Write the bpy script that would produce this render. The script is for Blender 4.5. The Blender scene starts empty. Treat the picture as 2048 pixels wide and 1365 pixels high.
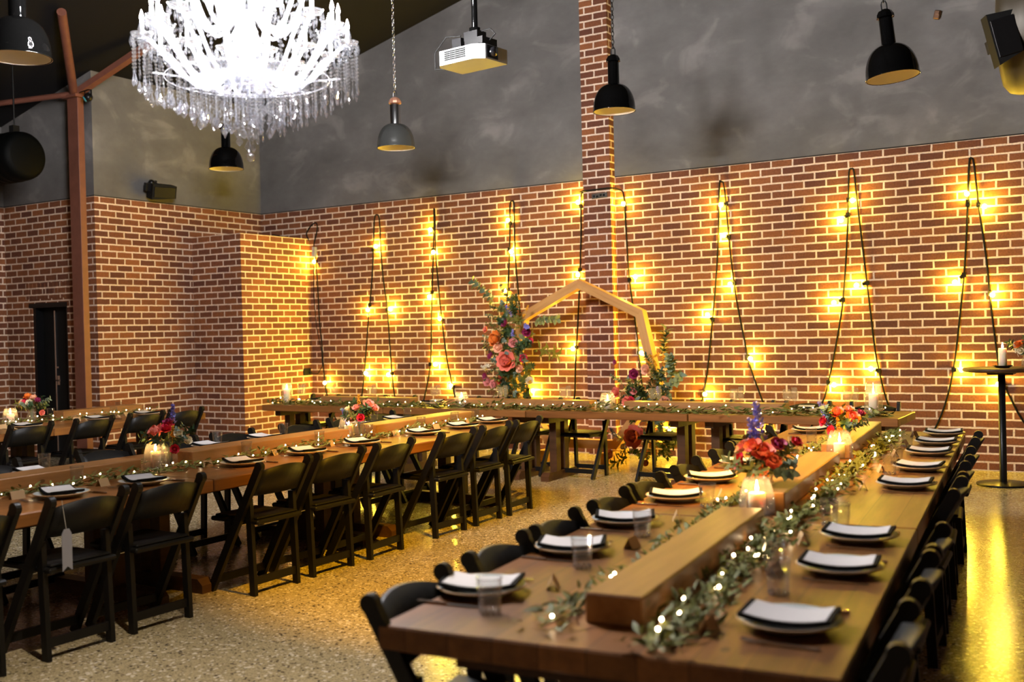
import bpy, math, random
from mathutils import Vector, Matrix, Euler
random.seed(7)
S = bpy.context.scene
COL = S.collection
PI = math.pi

# ------------------------------------------------------------------ camera
CH, YAW, PIT, ROL, FPX = 1.5408, -0.5424, -0.0107, -0.0243, 2100.89
fw = Vector((math.sin(YAW)*math.cos(PIT), math.cos(YAW)*math.cos(PIT), math.sin(PIT)))
r0 = Vector((math.cos(YAW), -math.sin(YAW), 0)); u0 = r0.cross(fw)
rt = r0*math.cos(ROL)+u0*math.sin(ROL); up = u0*math.cos(ROL)-r0*math.sin(ROL)
cam = bpy.data.objects.new('camera', bpy.data.cameras.new('camera')); COL.objects.link(cam)
m = Matrix.Identity(4)
for i in range(3):
    m[i][0] = rt[i]; m[i][1] = up[i]; m[i][2] = -fw[i]
m[2][3] = CH
cam.matrix_world = m
cam.data.sensor_width = 36; cam.data.lens = FPX/2048*36
cam.data.clip_start = .05; cam.data.clip_end = 100
cam.data.dof.use_dof = True; cam.data.dof.focus_distance = 8.0; cam.data.dof.aperture_fstop = 2.0
S.camera = cam
# ------------------------------------------------------------------ world, exposure
w = bpy.data.worlds.new('world'); S.world = w; w.use_nodes = True
w.node_tree.nodes['Background'].inputs[0].default_value = (.6, .62, .7, 1)
w.node_tree.nodes['Background'].inputs[1].default_value = .0
S.view_settings.view_transform = 'Standard'; S.view_settings.look = 'None'
S.view_settings.exposure = 1.0; S.view_settings.gamma = 1.0; S.view_settings.use_curve_mapping = False
cy = S.cycles
cy.max_bounces = 7; cy.diffuse_bounces = 4; cy.glossy_bounces = 3; cy.transmission_bounces = 5
cy.transparent_max_bounces = 20; cy.caustics_reflective = False; cy.caustics_refractive = False
cy.sample_clamp_indirect = 4; cy.use_denoising = True
CHAND_W, FEST_W, FAIRY_W, FLAME_W = 2150, 640, 30, 230      # how strongly the lamps' own glass glows
AMBER = (1, .68, .05)

# ------------------------------------------------------------------ mesh helpers
class MB:
    def __init__(s): s.v = []; s.f = []; s.sm = []
    def add(s, vs, fs, sm=False, M=None):
        o = len(s.v)
        if M is not None: vs = [tuple(M @ Vector(q)) for q in vs]
        s.v += [tuple(q) for q in vs]; s.f += [tuple(i+o for i in f) for f in fs]; s.sm += [sm]*len(fs)
        return s
    def box(s, x0, x1, y0, y1, z0, z1, M=None, b=0.0):
        if b <= 0:
            vs = [(x, y, z) for z in (z0, z1) for y in (y0, y1) for x in (x0, x1)]
            fs = [(0,2,3,1),(4,5,7,6),(0,1,5,4),(1,3,7,5),(3,2,6,7),(2,0,4,6)]
            return s.add(vs, fs, False, M)
        # bevelled box: three loops per axis
        vs = []; idx = {}
        c = ((x0+x1)/2, (y0+y1)/2, (z0+z1)/2); h = ((x1-x0)/2, (y1-y0)/2, (z1-z0)/2)
        b = min(b, min(h)*.9)
        for sx in (-1, 1):
            for sy in (-1, 1):
                for sz in (-1, 1):
                    for a in range(3):
                        d = [h[0]-b, h[1]-b, h[2]-b]; d[a] = h[a]
                        idx[(sx, sy, sz, a)] = len(vs)
                        vs.append((c[0]+sx*d[0], c[1]+sy*d[1], c[2]+sz*d[2]))
        fs = []
        for a in range(3):
            o1, o2 = [(1,2),(2,0),(0,1)][a]
            for sg in (-1, 1):
                q = []
                for p1, p2 in ((-1,-1),(1,-1),(1,1),(-1,1)):
                    k = [0,0,0]; k[a] = sg; k[o1] = p1; k[o2] = p2
                    q.append(idx[(k[0],k[1],k[2],a)])
                fs.append(tuple(q if sg > 0 else q[::-1]))
        for a in range(3):       # edge strips along axis a
            o1, o2 = [(1,2),(2,0),(0,1)][a]
            for p1 in (-1,1):
                for p2 in (-1,1):
                    k0 = [0,0,0]; k1 = [0,0,0]
                    k0[a] = -1; k1[a] = 1
                    for k in (k0, k1): k[o1] = p1; k[o2] = p2
                    q = [idx[(*k0, o1)], idx[(*k1, o1)], idx[(*k1, o2)], idx[(*k0, o2)]]
                    fs.append(tuple(q if p1*p2 > 0 else q[::-1]))
        for sx in (-1,1):
            for sy in (-1,1):
                for sz in (-1,1):
                    q = [idx[(sx,sy,sz,a)] for a in range(3)]
                    fs.append(tuple(q if sx*sy*sz > 0 else q[::-1]))
        return s.add(vs, fs, False, M)
    def bar(s, p0, p1, wd, th, upv=(0,0,1), b=0.0):
        p0 = Vector(p0); p1 = Vector(p1); d = p1-p0; L = d.length; d.normalize()
        x = d.cross(Vector(upv))
        if x.length < 1e-4: x = d.cross(Vector((1,0,0)))
        x.normalize(); z = x.cross(d)
        M = Matrix(((x.x,d.x,z.x,p0.x),(x.y,d.y,z.y,p0.y),(x.z,d.z,z.z,p0.z),(0,0,0,1)))
        return s.box(-wd/2, wd/2, 0, L, -th/2, th/2, M, b)
    def tube(s, pts, r, n=8, cap=True):
        pts = [Vector(p) for p in pts]; m_ = len(pts); rs = r if isinstance(r, (list, tuple)) else [r]*m_
        vs = []; ref = None
        for i, p in enumerate(pts):
            t = (pts[min(i+1, m_-1)]-pts[max(i-1, 0)]).normalized()
            if ref is None:
                ref = t.orthogonal().normalized()
            ref = (ref-t*ref.dot(t))
            ref = ref.normalized() if ref.length > 1e-5 else t.orthogonal().normalized()
            bn = t.cross(ref)
            for k in range(n):
                a = 2*PI*k/n
                vs.append(p+(ref*math.cos(a)+bn*math.sin(a))*rs[i])
        fs = [(i*n+k, i*n+(k+1)%n, (i+1)*n+(k+1)%n, (i+1)*n+k) for i in range(m_-1) for k in range(n)]
        s.add(vs, fs, True)
        if cap: s.add(vs[:n], [tuple(range(n))[::-1]]); s.add(vs[-n:], [tuple(range(n))])
        return s
    def lathe(s, prof, n=24, c=(0,0,0), M=None, sm=True):
        vs = [(c[0]+r*math.cos(2*PI*k/n), c[1]+r*math.sin(2*PI*k/n), c[2]+z) for r, z in prof for k in range(n)]
        fs = [(i*n+k, i*n+(k+1)%n, (i+1)*n+(k+1)%n, (i+1)*n+k) for i in range(len(prof)-1) for k in range(n)]
        return s.add(vs, fs, sm, M)
    def ball(s, c, r, n=10, sz=1.0, M=None):
        k = max(4, n//2)
        return s.lathe([(max(r*math.sin(PI*i/k), 1e-4), -r*sz*math.cos(PI*i/k)) for i in range(k+1)], n, c, M)
    def octa(s, c, r, h):
        x, y, z = c
        return s.add([(x,y,z+h),(x+r,y,z),(x,y+r,z),(x-r,y,z),(x,y-r,z),(x,y,z-h)],
                     [(0,1,2),(0,2,3),(0,3,4),(0,4,1),(5,2,1),(5,3,2),(5,4,3),(5,1,4)])
    def prism(s, poly, z0, z1, M=None):
        n = len(poly)
        vs = [(x, y, z0) for x, y in poly]+[(x, y, z1) for x, y in poly]
        fs = [tuple(range(n))[::-1], tuple(range(n, 2*n))]+[(i, (i+1)%n, n+(i+1)%n, n+i) for i in range(n)]
        return s.add(vs, fs, False, M)
    def mesh(s, name, mat):
        me = bpy.data.meshes.new(name); me.from_pydata(s.v, [], s.f)
        me.polygons.foreach_set('use_smooth', s.sm)
        me.materials.append(mat); me.update()
        return me
    def build(s, name, mat, parent=None, loc=None):
        o = bpy.data.objects.new(name, s.mesh(name, mat)); COL.objects.link(o)
        if parent: o.parent = parent
        if loc is not None: o.location = loc
        return o

def tag(o, label=None, cat=None, group=None, kind=None):
    for k, v in (('label', label), ('category', cat), ('group', group), ('kind', kind)):
        if v: o[k] = v
    return o
def thing(name, label, cat, loc=(0,0,0), rz=0.0, group=None):
    o = bpy.data.objects.new(name, None); COL.objects.link(o); o.empty_display_size = .1
    o.location = loc; o.rotation_euler = (0, 0, rz)
    return tag(o, label, cat, group)
def put(ob, par):
    c = ob.copy(); COL.objects.link(c); c.parent = par
    return c
KIDS = {}
def kids(o):
    if o.name not in KIDS: KIDS[o.name] = list(o.children)
    return KIDS[o.name]
def dup(o, loc=None, rz=None, label=None, group=None, parent=None):
    c = o.copy(); COL.objects.link(c); c.parent = parent
    for ch in kids(o): dup(ch, parent=c)
    if loc is not None: c.location = loc
    if rz is not None: c.rotation_euler = (0, 0, rz)
    tag(c, label, None, group)
    return c
class Proto:
    """first use moves the prototype itself, later uses copy it"""
    def __init__(s, root): s.o = root; s.used = False; kids(root)
    def __call__(s, loc, rz, label, group=None, tilt=None):
        if s.used: c = dup(s.o, loc, rz, label, group)
        else:
            c = s.o; s.used = True; c.location = loc; c.rotation_euler = (0,0,rz); tag(c, label, None, group)
        return c
def orient_to(d):
    return Vector((0,0,1)).rotation_difference(Vector(d).normalized()).to_matrix().to_4x4()
ORD = ['nearest', 'second', 'third', 'fourth', 'fifth', 'sixth', 'seventh', 'eighth', 'ninth', 'tenth', 'eleventh', 'twelfth']

# ------------------------------------------------------------------ materials
class NT:
    def __init__(s, name):
        s.m = bpy.data.materials.new(name); s.m.use_nodes = True; s.t = s.m.node_tree
        s.b = s.t.nodes['Principled BSDF']; s.out = s.t.nodes['Material Output']
    def n(s, ty, **kw):
        o = s.t.nodes.new(ty)
        for k, v in kw.items(): setattr(o, k, v)
        return o
    def l(s, a, b): s.t.links.new(a, b)
    def put(s, sock, v):
        if isinstance(v, bpy.types.NodeSocket): s.l(v, sock)
        else: sock.default_value = v
    def math(s, op, a, b=None, c=None):
        o = s.n('ShaderNodeMath', operation=op)
        for i, v in enumerate((a, b, c)):
            if v is not None: s.put(o.inputs[i], v)
        return o.outputs[0]
    def vec(s, x, y, z):
        o = s.n('ShaderNodeCombineXYZ')
        for i, v in enumerate((x, y, z)): s.put(o.inputs[i], v)
        return o.outputs[0]
    def mix(s, f, a, b, mode='MIX'):
        o = s.n('ShaderNodeMix', data_type='RGBA', blend_type=mode)
        s.put(o.inputs[0], f)
        for i, v in ((6, a), (7, b)): s.put(o.inputs[i], v if isinstance(v, bpy.types.NodeSocket) else (*v[:3], 1))
        return o.outputs[2]
    def noise(s, vec, scale, detail=4, rough=.55):
        o = s.n('ShaderNodeTexNoise'); o.inputs['Scale'].default_value = scale
        o.inputs['Detail'].default_value = detail; o.inputs['Roughness'].default_value = rough
        if vec is not None: s.l(vec, o.inputs['Vector'])
        return o.outputs['Fac']
    def ramp(s, f, stops):
        o = s.n('ShaderNodeValToRGB'); e = o.color_ramp.elements
        while len(e) < len(stops): e.new(.5)
        for i, (p, c) in enumerate(stops): e[i].position = p; e[i].color = (*c, 1)
        s.l(f, o.inputs[0]); return o.outputs[0]
    def bump(s, h, st, dist=.01):
        o = s.n('ShaderNodeBump'); o.inputs['Strength'].default_value = st; o.inputs['Distance'].default_value = dist
        s.l(h, o.inputs['Height']); s.l(o.outputs[0], s.b.inputs['Normal'])
    def set(s, col=None, rough=None, metal=None, spec=None):
        for k, v in (('Base Color', col), ('Roughness', rough), ('Metallic', metal), ('Specular IOR Level', spec)):
            if v is None: continue
            s.put(s.b.inputs[k], (*v, 1) if isinstance(v, tuple) and len(v) == 3 else v)
        return s.m
MAT = {}
def plain(name, col, rough=.5, metal=0.0, spec=.5, var=0.0):
    t = NT(name)
    if var:
        g = t.n('ShaderNodeTexCoord').outputs['Object']
        c = t.mix(t.noise(g, 9), tuple(x*(1-var) for x in col), tuple(min(1, x*(1+var)) for x in col))
        MAT[name] = t.set(c, rough, metal, spec)
    else: MAT[name] = t.set(col, rough, metal, spec)
    return MAT[name]
def emit(name, col, st):
    t = NT(name); t.set(col, .4)
    t.b.inputs['Emission Color'].default_value = (*col, 1); t.b.inputs['Emission Strength'].default_value = st
    MAT[name] = t.m; return t.m

def wall_mat(name, plaster=True, phx=0.0):
    t = NT(name)
    g = t.n('ShaderNodeNewGeometry'); sp = t.n('ShaderNodeSeparateXYZ'); t.l(g.outputs['Position'], sp.inputs[0])
    sn = t.n('ShaderNodeSeparateXYZ'); t.l(g.outputs['True Normal'], sn.inputs[0])
    isx = t.math('GREATER_THAN', t.math('ABSOLUTE', sn.outputs[0]), .5)
    hy = t.math('ADD', sp.outputs[1], .053)
    hx = t.math('ADD', sp.outputs[0], 11.2169+.12+phx+24*.24)
    h = t.math('ADD', t.math('MULTIPLY', isx, hy), t.math('MULTIPLY', t.math('SUBTRACT', 1.0, isx), hx))
    pos = g.outputs['Position']
    # slightly wavering joints
    wob = t.math('MULTIPLY', t.math('SUBTRACT', t.noise(pos, 14, 3), .5), .010)
    wob2 = t.math('MULTIPLY', t.math('SUBTRACT', t.noise(pos, 7, 2), .5), .012)
    v = t.vec(t.math('ADD', h, wob2), t.math('ADD', sp.outputs[2], wob), 0.0)
    br = t.n('ShaderNodeTexBrick'); t.l(v, br.inputs['Vector'])
    for k, x in (('Scale', 1), ('Mortar Size', .0105), ('Mortar Smooth', .25), ('Bias', -.05), ('Brick Width', .24), ('Row Height', .086)):
        br.inputs[k].default_value = x
    br.offset = .5; br.offset_frequency = 2
    br.inputs['Color1'].default_value = (.235, .089, .034, 1); br.inputs['Color2'].default_value = (.10, .038, .025, 1)
    br.inputs['Mortar'].default_value = (.70, .56, .44, 1)
    n1 = t.noise(pos, 55, 5); n2 = t.noise(pos, 2.3, 3)
    c = t.mix(t.math('MULTIPLY', n1, .5), br.outputs['Color'], (.5, .36, .26), 'SOFT_LIGHT')
    c = t.mix(.55, c, t.ramp(n1, [(.25, (.45,.45,.45)), (.75, (1.4,1.4,1.4))]), 'MULTIPLY')
    c = t.mix(.5, c, t.ramp(n2, [(.3, (.75,.72,.7)), (.7, (1.2,1.2,1.2))]), 'MULTIPLY')
    ht = t.math('SUBTRACT', t.math('MULTIPLY', n1, .3), br.outputs['Fac'])
    if plaster:
        stretch = t.n('ShaderNodeMapping'); stretch.inputs['Scale'].default_value = (1, 1, 1.5); t.l(pos, stretch.inputs[0])
        p1 = t.noise(stretch.outputs[0], .9, 6, .62)
        wv = t.n('ShaderNodeTexNoise'); wv.inputs['Scale'].default_value = 1.7; wv.inputs['Detail'].default_value = 7; wv.inputs['Distortion'].default_value = .7
        t.l(stretch.outputs[0], wv.inputs['Vector'])
        pc = t.ramp(p1, [(.3, (.098,.093,.091)), (.52, (.132,.127,.124)), (.72, (.18,.173,.169))])
        pc = t.mix(.75, pc, t.ramp(wv.outputs['Fac'], [(.35, (.85,.85,.85)), (.57, (1,1,1)), (.68, (1.5,1.48,1.46))]), 'MULTIPLY')
        up_ = t.math('GREATER_THAN', sp.outputs[2], 3.357)
        line = t.math('LESS_THAN', t.math('ABSOLUTE', t.math('SUBTRACT', sp.outputs[2], 3.357)), .007)
        c = t.mix(up_, c, pc); c = t.mix(line, c, (.012,.01,.01))
        ht = t.math('ADD', t.math('MULTIPLY', t.math('SUBTRACT', 1.0, up_), ht), t.math('MULTIPLY', up_, t.math('MULTIPLY', n1, .15)))
    t.set(c, .85, 0.0, .25); t.bump(ht, .8, .008)
    MAT[name] = t.m; return t.m
wall_mat('brick_and_plaster'); wall_mat('brick_only', False, .06)

def floor_mat():
    t = NT('polished_concrete'); pos = t.n('ShaderNodeNewGeometry').outputs['Position']
    vo = t.n('ShaderNodeTexVoronoi'); vo.inputs['Scale'].default_value = 150; t.l(pos, vo.inputs['Vector'])
    vo2 = t.n('ShaderNodeTexVoronoi'); vo2.inputs['Scale'].default_value = 75; t.l(pos, vo2.inputs['Vector'])
    base = t.ramp(t.noise(pos, 1.3, 5), [(.3, (.29,.235,.135)), (.7, (.38,.31,.185))])
    sn = t.n('ShaderNodeSeparateColor'); t.l(vo.outputs['Color'], sn.inputs[0])
    sn2 = t.n('ShaderNodeSeparateColor'); t.l(vo2.outputs['Color'], sn2.inputs[0])
    c = t.mix(t.math('GREATER_THAN', sn.outputs[0], .74), base, (.18,.14,.085))
    c = t.mix(t.math('GREATER_THAN', sn2.outputs[1], .9), c, (.55,.48,.38))
    c = t.mix(t.math('GREATER_THAN', sn2.outputs[0], .93), c, (.09,.07,.045))
    t.set(c, t.math('ADD', t.math('MULTIPLY', t.noise(pos, 4), .10), .15), 0.0, .5)
    MAT['polished_concrete'] = t.m
floor_mat()
def wood(name, dark, light, rough=.5, plank=.0, gr=1.0, knots=True):
    t = NT(name); tc = t.n('ShaderNodeTexCoord').outputs['Object']
    oi = t.n('ShaderNodeObjectInfo'); sp = t.n('ShaderNodeSeparateXYZ'); t.l(tc, sp.inputs[0])
    rnd = t.math('MULTIPLY', oi.outputs['Random'], 37.0)
    pl = t.math('FLOOR', t.math('DIVIDE', sp.outputs[0], plank)) if plank else 0.0
    off = t.math('ADD', rnd, t.math('MULTIPLY', pl, 3.7)) if plank else rnd
    v = t.vec(t.math('ADD', t.math('MULTIPLY', sp.outputs[0], 22*gr), off), t.math('ADD', t.math('MULTIPLY', sp.outputs[1], 1.6*gr), off), t.math('MULTIPLY', sp.outputs[2], 22*gr))
    g1 = t.noise(v, 1.0, 6, .6); g2 = t.noise(v, .22, 3)
    c = t.ramp(t.math('ADD', t.math('MULTIPLY', g1, .55), t.math('MULTIPLY', g2, .45)), [(.3, dark), (.66, light)])
    if plank:
        wn = t.n('ShaderNodeTexWhiteNoise', noise_dimensions='1D'); t.l(t.math('ADD', pl, rnd), wn.inputs['W'])
        c = t.mix(.8, c, t.ramp(wn.outputs['Value'], [(0, (.62,.60,.58)), (1, (1.2,1.15,1.1))]), 'MULTIPLY')
        fr = t.math('ABSOLUTE', t.math('SUBTRACT', t.math('FRACT', t.math('DIVIDE', sp.outputs[0], plank)), .5))
        c = t.mix(t.math('GREATER_THAN', fr, .492), c, tuple(x*.3 for x in dark))
    if knots:
        vo = t.n('ShaderNodeTexVoronoi'); vo.inputs['Scale'].default_value = 4.0; t.l(t.vec(sp.outputs[0], t.math('ADD', t.math('MULTIPLY', sp.outputs[1], .6), rnd), sp.outputs[2]), vo.inputs['Vector'])
        c = t.mix(t.math('MULTIPLY', t.math('LESS_THAN', vo.outputs['Distance'], .05), .7), c, tuple(x*.35 for x in dark))
    t.set(c, rough, 0.0, .25); t.bump(g1, .25, .004)
    MAT[name] = t.m
wood('table_timber', (.115,.043,.011), (.28,.115,.030), .42, .135)
wood('beam_timber', (.18,.078,.022), (.36,.17,.058), .45)
wood('arch_timber', (.38,.18,.055), (.60,.32,.11), .5)
wood('trestle_timber', (.032,.014,.006), (.075,.034,.014), .5)
wood('black_wood', (.003,.0027,.0025), (.006,.005,.0045), .48, knots=False)
MAT['black_wood'].node_tree.nodes['Principled BSDF'].inputs['Specular IOR Level'].default_value = .22
plain('ceiling_black', (.0045,.004,.0047), .8, 0, .2)
plain('black_metal', (.004,.004,.0045), .35, 0, .25); plain('black_enamel', (.0012,.0012,.0012), .04, 0, .45)
plain('black_matt', (.005,.005,.005), .7, 0, .15); plain('shade_lining', (.80,.74,.62), .5, 0, .3)
plain('grey_enamel', (.085,.088,.085), .22, .6); plain('brushed_steel', (.55,.56,.57), .22, 1.0)
plain('primer_steel', (.17,.062,.04), .5, .2, var=.3); plain('copper', (.6,.3,.2), .35, .6)
plain('rose_steel', (.55,.40,.30), .2, 1.0)
plain('bronze', (.16,.085,.05), .35, .6)
plain('white_plastic', (.30,.315,.325), .45, 0, .3); plain('dark_glass', (.006,.006,.007), .08)
plain('cutlery_steel', (.6,.6,.6), .18, 1.0); plain('stoneware', (.42,.46,.45), .28, var=.12)
plain('napkin_black', (.006,.0055,.0055), .9, 0, .08); plain('paper', (.56,.53,.53), .9, 0, .2); plain('kraft', (.42,.26,.12), .8)
plain('wax', (.90,.80,.62), .5)
_wb = MAT['wax'].node_tree.nodes['Principled BSDF']; _wb.inputs['Subsurface Weight'].default_value = .8; _wb.inputs['Subsurface Radius'].default_value = (1, .55, .25); _wb.inputs['Subsurface Scale'].default_value = .03; plain('ribbon_grey', (.20,.20,.235), .8, 0, .1); plain('cable_rubber', (.006,.006,.006), .7, 0, .12)
plain('cord_thread', (.3,.28,.25), .8); plain('wire_copper', (.5,.42,.3), .35, .8)
plain('lens_blue', (.05,.25,.30), .06, .0, 1.0); plain('duct_black', (.001,.0012,.0012), .6, 0, .06)
plain('duct_foil', (.035,.025,.012), .5, .2)
plain('leaf_olive', (.13,.135,.03), .62, 0, .2, var=.45); plain('leaf_eucalyptus', (.13,.19,.15), .55, var=.3)
plain('leaf_dark', (.025,.055,.02), .4, var=.4); plain('stem_green', (.09,.12,.035), .6)
plain('petal_coral', (.92,.22,.15), .55, var=.25); plain('petal_pink', (.72,.26,.24), .55, var=.2)
plain('petal_red', (.68,.03,.07), .55, var=.3); plain('petal_magenta', (.30,.02,.09), .55, var=.3)
plain('petal_orange', (.85,.22,.03), .55, var=.25); plain('petal_cream', (.82,.72,.50), .55, var=.1)
plain('petal_blue', (.25,.24,.65), .6, var=.3); plain('petal_yellow', (.75,.42,.03), .6, var=.2)
plain('petal_peach', (.85,.45,.28), .55, var=.15); plain('petal_white', (.75,.72,.65), .6)
emit('chandelier_glow', (1, .965, .95), CHAND_W); emit('festoon_glow', AMBER, FEST_W)
emit('fairy_glow', (1, .74, .42), FAIRY_W); emit('flame_glow', (1, .60, .20), FLAME_W)
def thin_glass(name, tint, fac, rough=.02, diff=0.0, dcol=(.9,.9,.9), edge=.7):
    t = NT(name); t.t.nodes.remove(t.b)
    tr = t.n('ShaderNodeBsdfTransparent'); tr.inputs[0].default_value = (*tint, 1)
    gl = t.n('ShaderNodeBsdfGlossy'); gl.inputs['Roughness'].default_value = rough
    lw = t.n('ShaderNodeLayerWeight'); lw.inputs[0].default_value = .35
    mx = t.n('ShaderNodeMixShader')
    t.l(t.math('ADD', t.math('MULTIPLY', t.math('POWER', lw.outputs['Facing'], 3.0), edge), fac), mx.inputs[0])
    t.l(tr.outputs[0], mx.inputs[1]); t.l(gl.outputs[0], mx.inputs[2]); o = mx
    if diff:
        df = t.n('ShaderNodeBsdfTranslucent'); df.inputs[0].default_value = (*dcol, 1)
        d2 = t.n('ShaderNodeBsdfDiffuse'); d2.inputs[0].default_value = (*dcol, 1)
        a = t.n('ShaderNodeMixShader'); t.l(df.outputs[0], a.inputs[1]); t.l(d2.outputs[0], a.inputs[2])
        o = t.n('ShaderNodeMixShader'); o.inputs[0].default_value = diff
        t.l(mx.outputs[0], o.inputs[1]); t.l(a.outputs[0], o.inputs[2])
    t.l(o.outputs[0], t.out.inputs[0]); MAT[name] = t.m
thin_glass('clear_glass', (.985,.99,.985), .05, .02, .004, (.9,.9,.9), .6); thin_glass('crystal', (.97,.98,1), .16, .03, .008, (.95,.96,1), .8)
thin_glass('frosted_arm', (.95,.96,1), .18, .12, .07, (.95,.96,1)); thin_glass('cut_glass', (1,1,1), .45, .04, .03, (1,1,1), .5)
thin_glass('water', (.985,.99,.99), .05, edge=.35)
thin_glass('seeded_glass', (.985,.98,.97), .06, .02, .05, (1,.95,.88), 1.0)

# ------------------------------------------------------------------ room
D, XL, YA = 11.5467, -11.275, 8.63
ZB = 39*.086
def roof(x): return 5.42+.26*(x+9.367) if x < -3.0 else 5.42+.26*6.367-.26*(x+3.0)
def struct(name, mb, mat, parent=None):
    o = mb.build(name, MAT[mat], parent); o['kind'] = 'structure'; return o
XR, YF, XF = 4.2, -4.0, -13.15
struct('floor', MB().box(XF-.3, XR+.3, YF-.3, D+.3, -.1, 0), 'polished_concrete')
mb = MB()
for xa, xb in ((XF-.6, -3.0), (-3.0, XR+.4)):
    mb.add([(xa, YF-.3, roof(xa)), (xb, YF-.3, roof(xb)), (xb, D+.3, roof(xb)), (xa, D+.3, roof(xa)),
            (xa, YF-.3, roof(xa)+.15), (xb, YF-.3, roof(xb)+.15), (xb, D+.3, roof(xb)+.15), (xa, D+.3, roof(xa)+.15)],
           [(0,3,2,1),(4,5,6,7),(0,1,5,4),(1,2,6,5),(2,3,7,6),(3,0,4,7)])
struct('ceiling', mb, 'ceiling_black')
def slopewall(y0, y1, xa, xb, z0=0.0):
    """wall along X whose top follows the roof"""
    xs = [xa]+([-3.0] if xa < -3.0 < xb else [])+[xb]
    poly = [(xa, z0), (xb, z0)]+[(x, roof(x)+.02) for x in reversed(xs)]
    n = len(poly); vs = [(x, y0, z) for x, z in poly]+[(x, y1, z) for x, z in poly]
    return vs, [tuple(range(n)), tuple(range(n, 2*n))[::-1]]+[(i, n+i, n+(i+1)%n, (i+1)%n) for i in range(n)]
struct('wall_back', MB().add(*slopewall(D, D+.2, XL-.2, XR)), 'brick_and_plaster')
struct('wall_left', MB().box(XL-.2, XL, YA+.18, D, 0, roof(XL)), 'brick_and_plaster')
# end wall of the alcove with the door opening
DX0, DX1, DZ = -12.60, -11.87, 2.04
mb = MB()
mb.add(*slopewall(YA, YA+.18, XF, DX0)); mb.add(*slopewall(YA, YA+.18, DX1, XL)); mb.add(*slopewall(YA, YA+.18, DX0, DX1, DZ))
struct('wall_alcove', mb, 'brick_and_plaster')
struct('wall_far_left', MB().box(XF-.2, XF, YF, YA+.18, 0, roof(XF)), 'brick_and_plaster')
struct('wall_right', MB().box(XR, XR+.2, YF, D+.2, 0, roof(XR)+.1), 'brick_and_plaster')
struct('wall_front', MB().add(*slopewall(YF-.2, YF, XF, XR)), 'brick_and_plaster')
struct('wall_corner_block', MB().box(XL+.001, -10.345, 10.19, D-.001, 0, 34*.086), 'brick_only')
struct('wall_pillar', MB().box(-5.82, -5.455, D-.13, D-.001, 0, roof(-5.7)-.02), 'brick_only')
# soldier course over the door
mb = MB(); k = 0
x = DX0-.12
while x < DX1+.08:
    mb.box(x, x+.068, YA-.004, YA+.05, DZ+.055, DZ+.265, b=.004); x += .086
struct('trim_1', mb, 'brick_only')
dr = struct('door_1', MB().box(DX0, DX1, YA+.13, YA+.17, 0, DZ), 'black_matt')
struct('door_frame', MB().box(DX0-.05, DX1, YA-.01, YA+.06, DZ-.06, DZ+.0).box(DX0, DX0+.05, YA+.02, YA+.13, 0, DZ).box(DX1-.05, DX1, YA+.02, YA+.13, 0, DZ), 'black_metal', dr)
struct('door_light_gap', MB().box(-12.31, -12.285, YA+.118, YA+.129, .05, DZ-.1), 'brushed_steel', dr)  # bright strip stands for the line of light at the door edge
struct('door_handle', MB().tube([(-12.25, YA+.13, 1.02), (-12.25, YA+.07, 1.02), (-12.13, YA+.07, 1.02)], .010).box(-12.275, -12.225, YA+.12, YA+.13, .96, 1.08)
       .box(-12.27, -12.23, YA+.11, YA+.13, 1.18, 1.20), 'brushed_steel', dr)

# ------------------------------------------------------------------ overhead steel, ducts, fittings
col = thing('steel_column', 'rust red steel column standing at the brick corner on the left', 'column', (-11.36, 8.46, 0))
MB().box(-.10, .10, -.045, .045, 0, 4.55, b=.004).build('post', MAT['primer_steel'], col)
MB().box(-.14, .14, -.10, .10, 4.55, 4.585).box(-.12, .12, -.09, .09, 0, .015).build('cap_plate', MAT['primer_steel'], col)
JX = (-11.33, 8.42, 4.60)
def rafter(label, p1, r, name):
    o = MB().tube([JX, p1], r, 10).build(name, MAT['primer_steel']); tag(o, label, 'roof beam', 'rust red roof members meeting on the column')
    return o
rafter('rust red roof tube climbing steeply from the column towards the ceiling', (-10.10, 7.38, 5.14), .052, 'steel_rafter')
rafter('rust red roof tube running level to the left photo edge from the column', (-12.55, 7.95, 4.53), .035, 'steel_purlin')
o = MB().bar((-11.25, 8.44, 4.62), (-10.15, 8.66, 5.10), .10, .07).build('steel_rafter', MAT['primer_steel'])
tag(o, 'broad rust red roof beam rising right from the column behind the chandelier', 'roof beam', 'rust red roof members meeting on the column')
sp = thing('spotlight', 'small black spotlight with bluish lens clamped beside the column top', 'spotlight', (-10.98, 8.36, 4.50))
MB().ball((0,0,0), .055, 14).build('housing', MAT['black_metal'], sp)
MB().lathe([(.0001,-.062),(.036,-.056),(.040,-.045)], 14, M=Matrix.Rotation(-.9, 4, 'X') @ Matrix.Rotation(.5, 4, 'Y')).build('lens', MAT['lens_blue'], sp)
MB().tube([(-.06,0,0),(-.06,0,.08),(0,0,.09),(.06,0,.08),(.06,0,0)], .008, 6).tube([(0,0,.09),(-.25,.06,.10)], .009, 6).build('yoke', MAT['black_metal'], sp)
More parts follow.
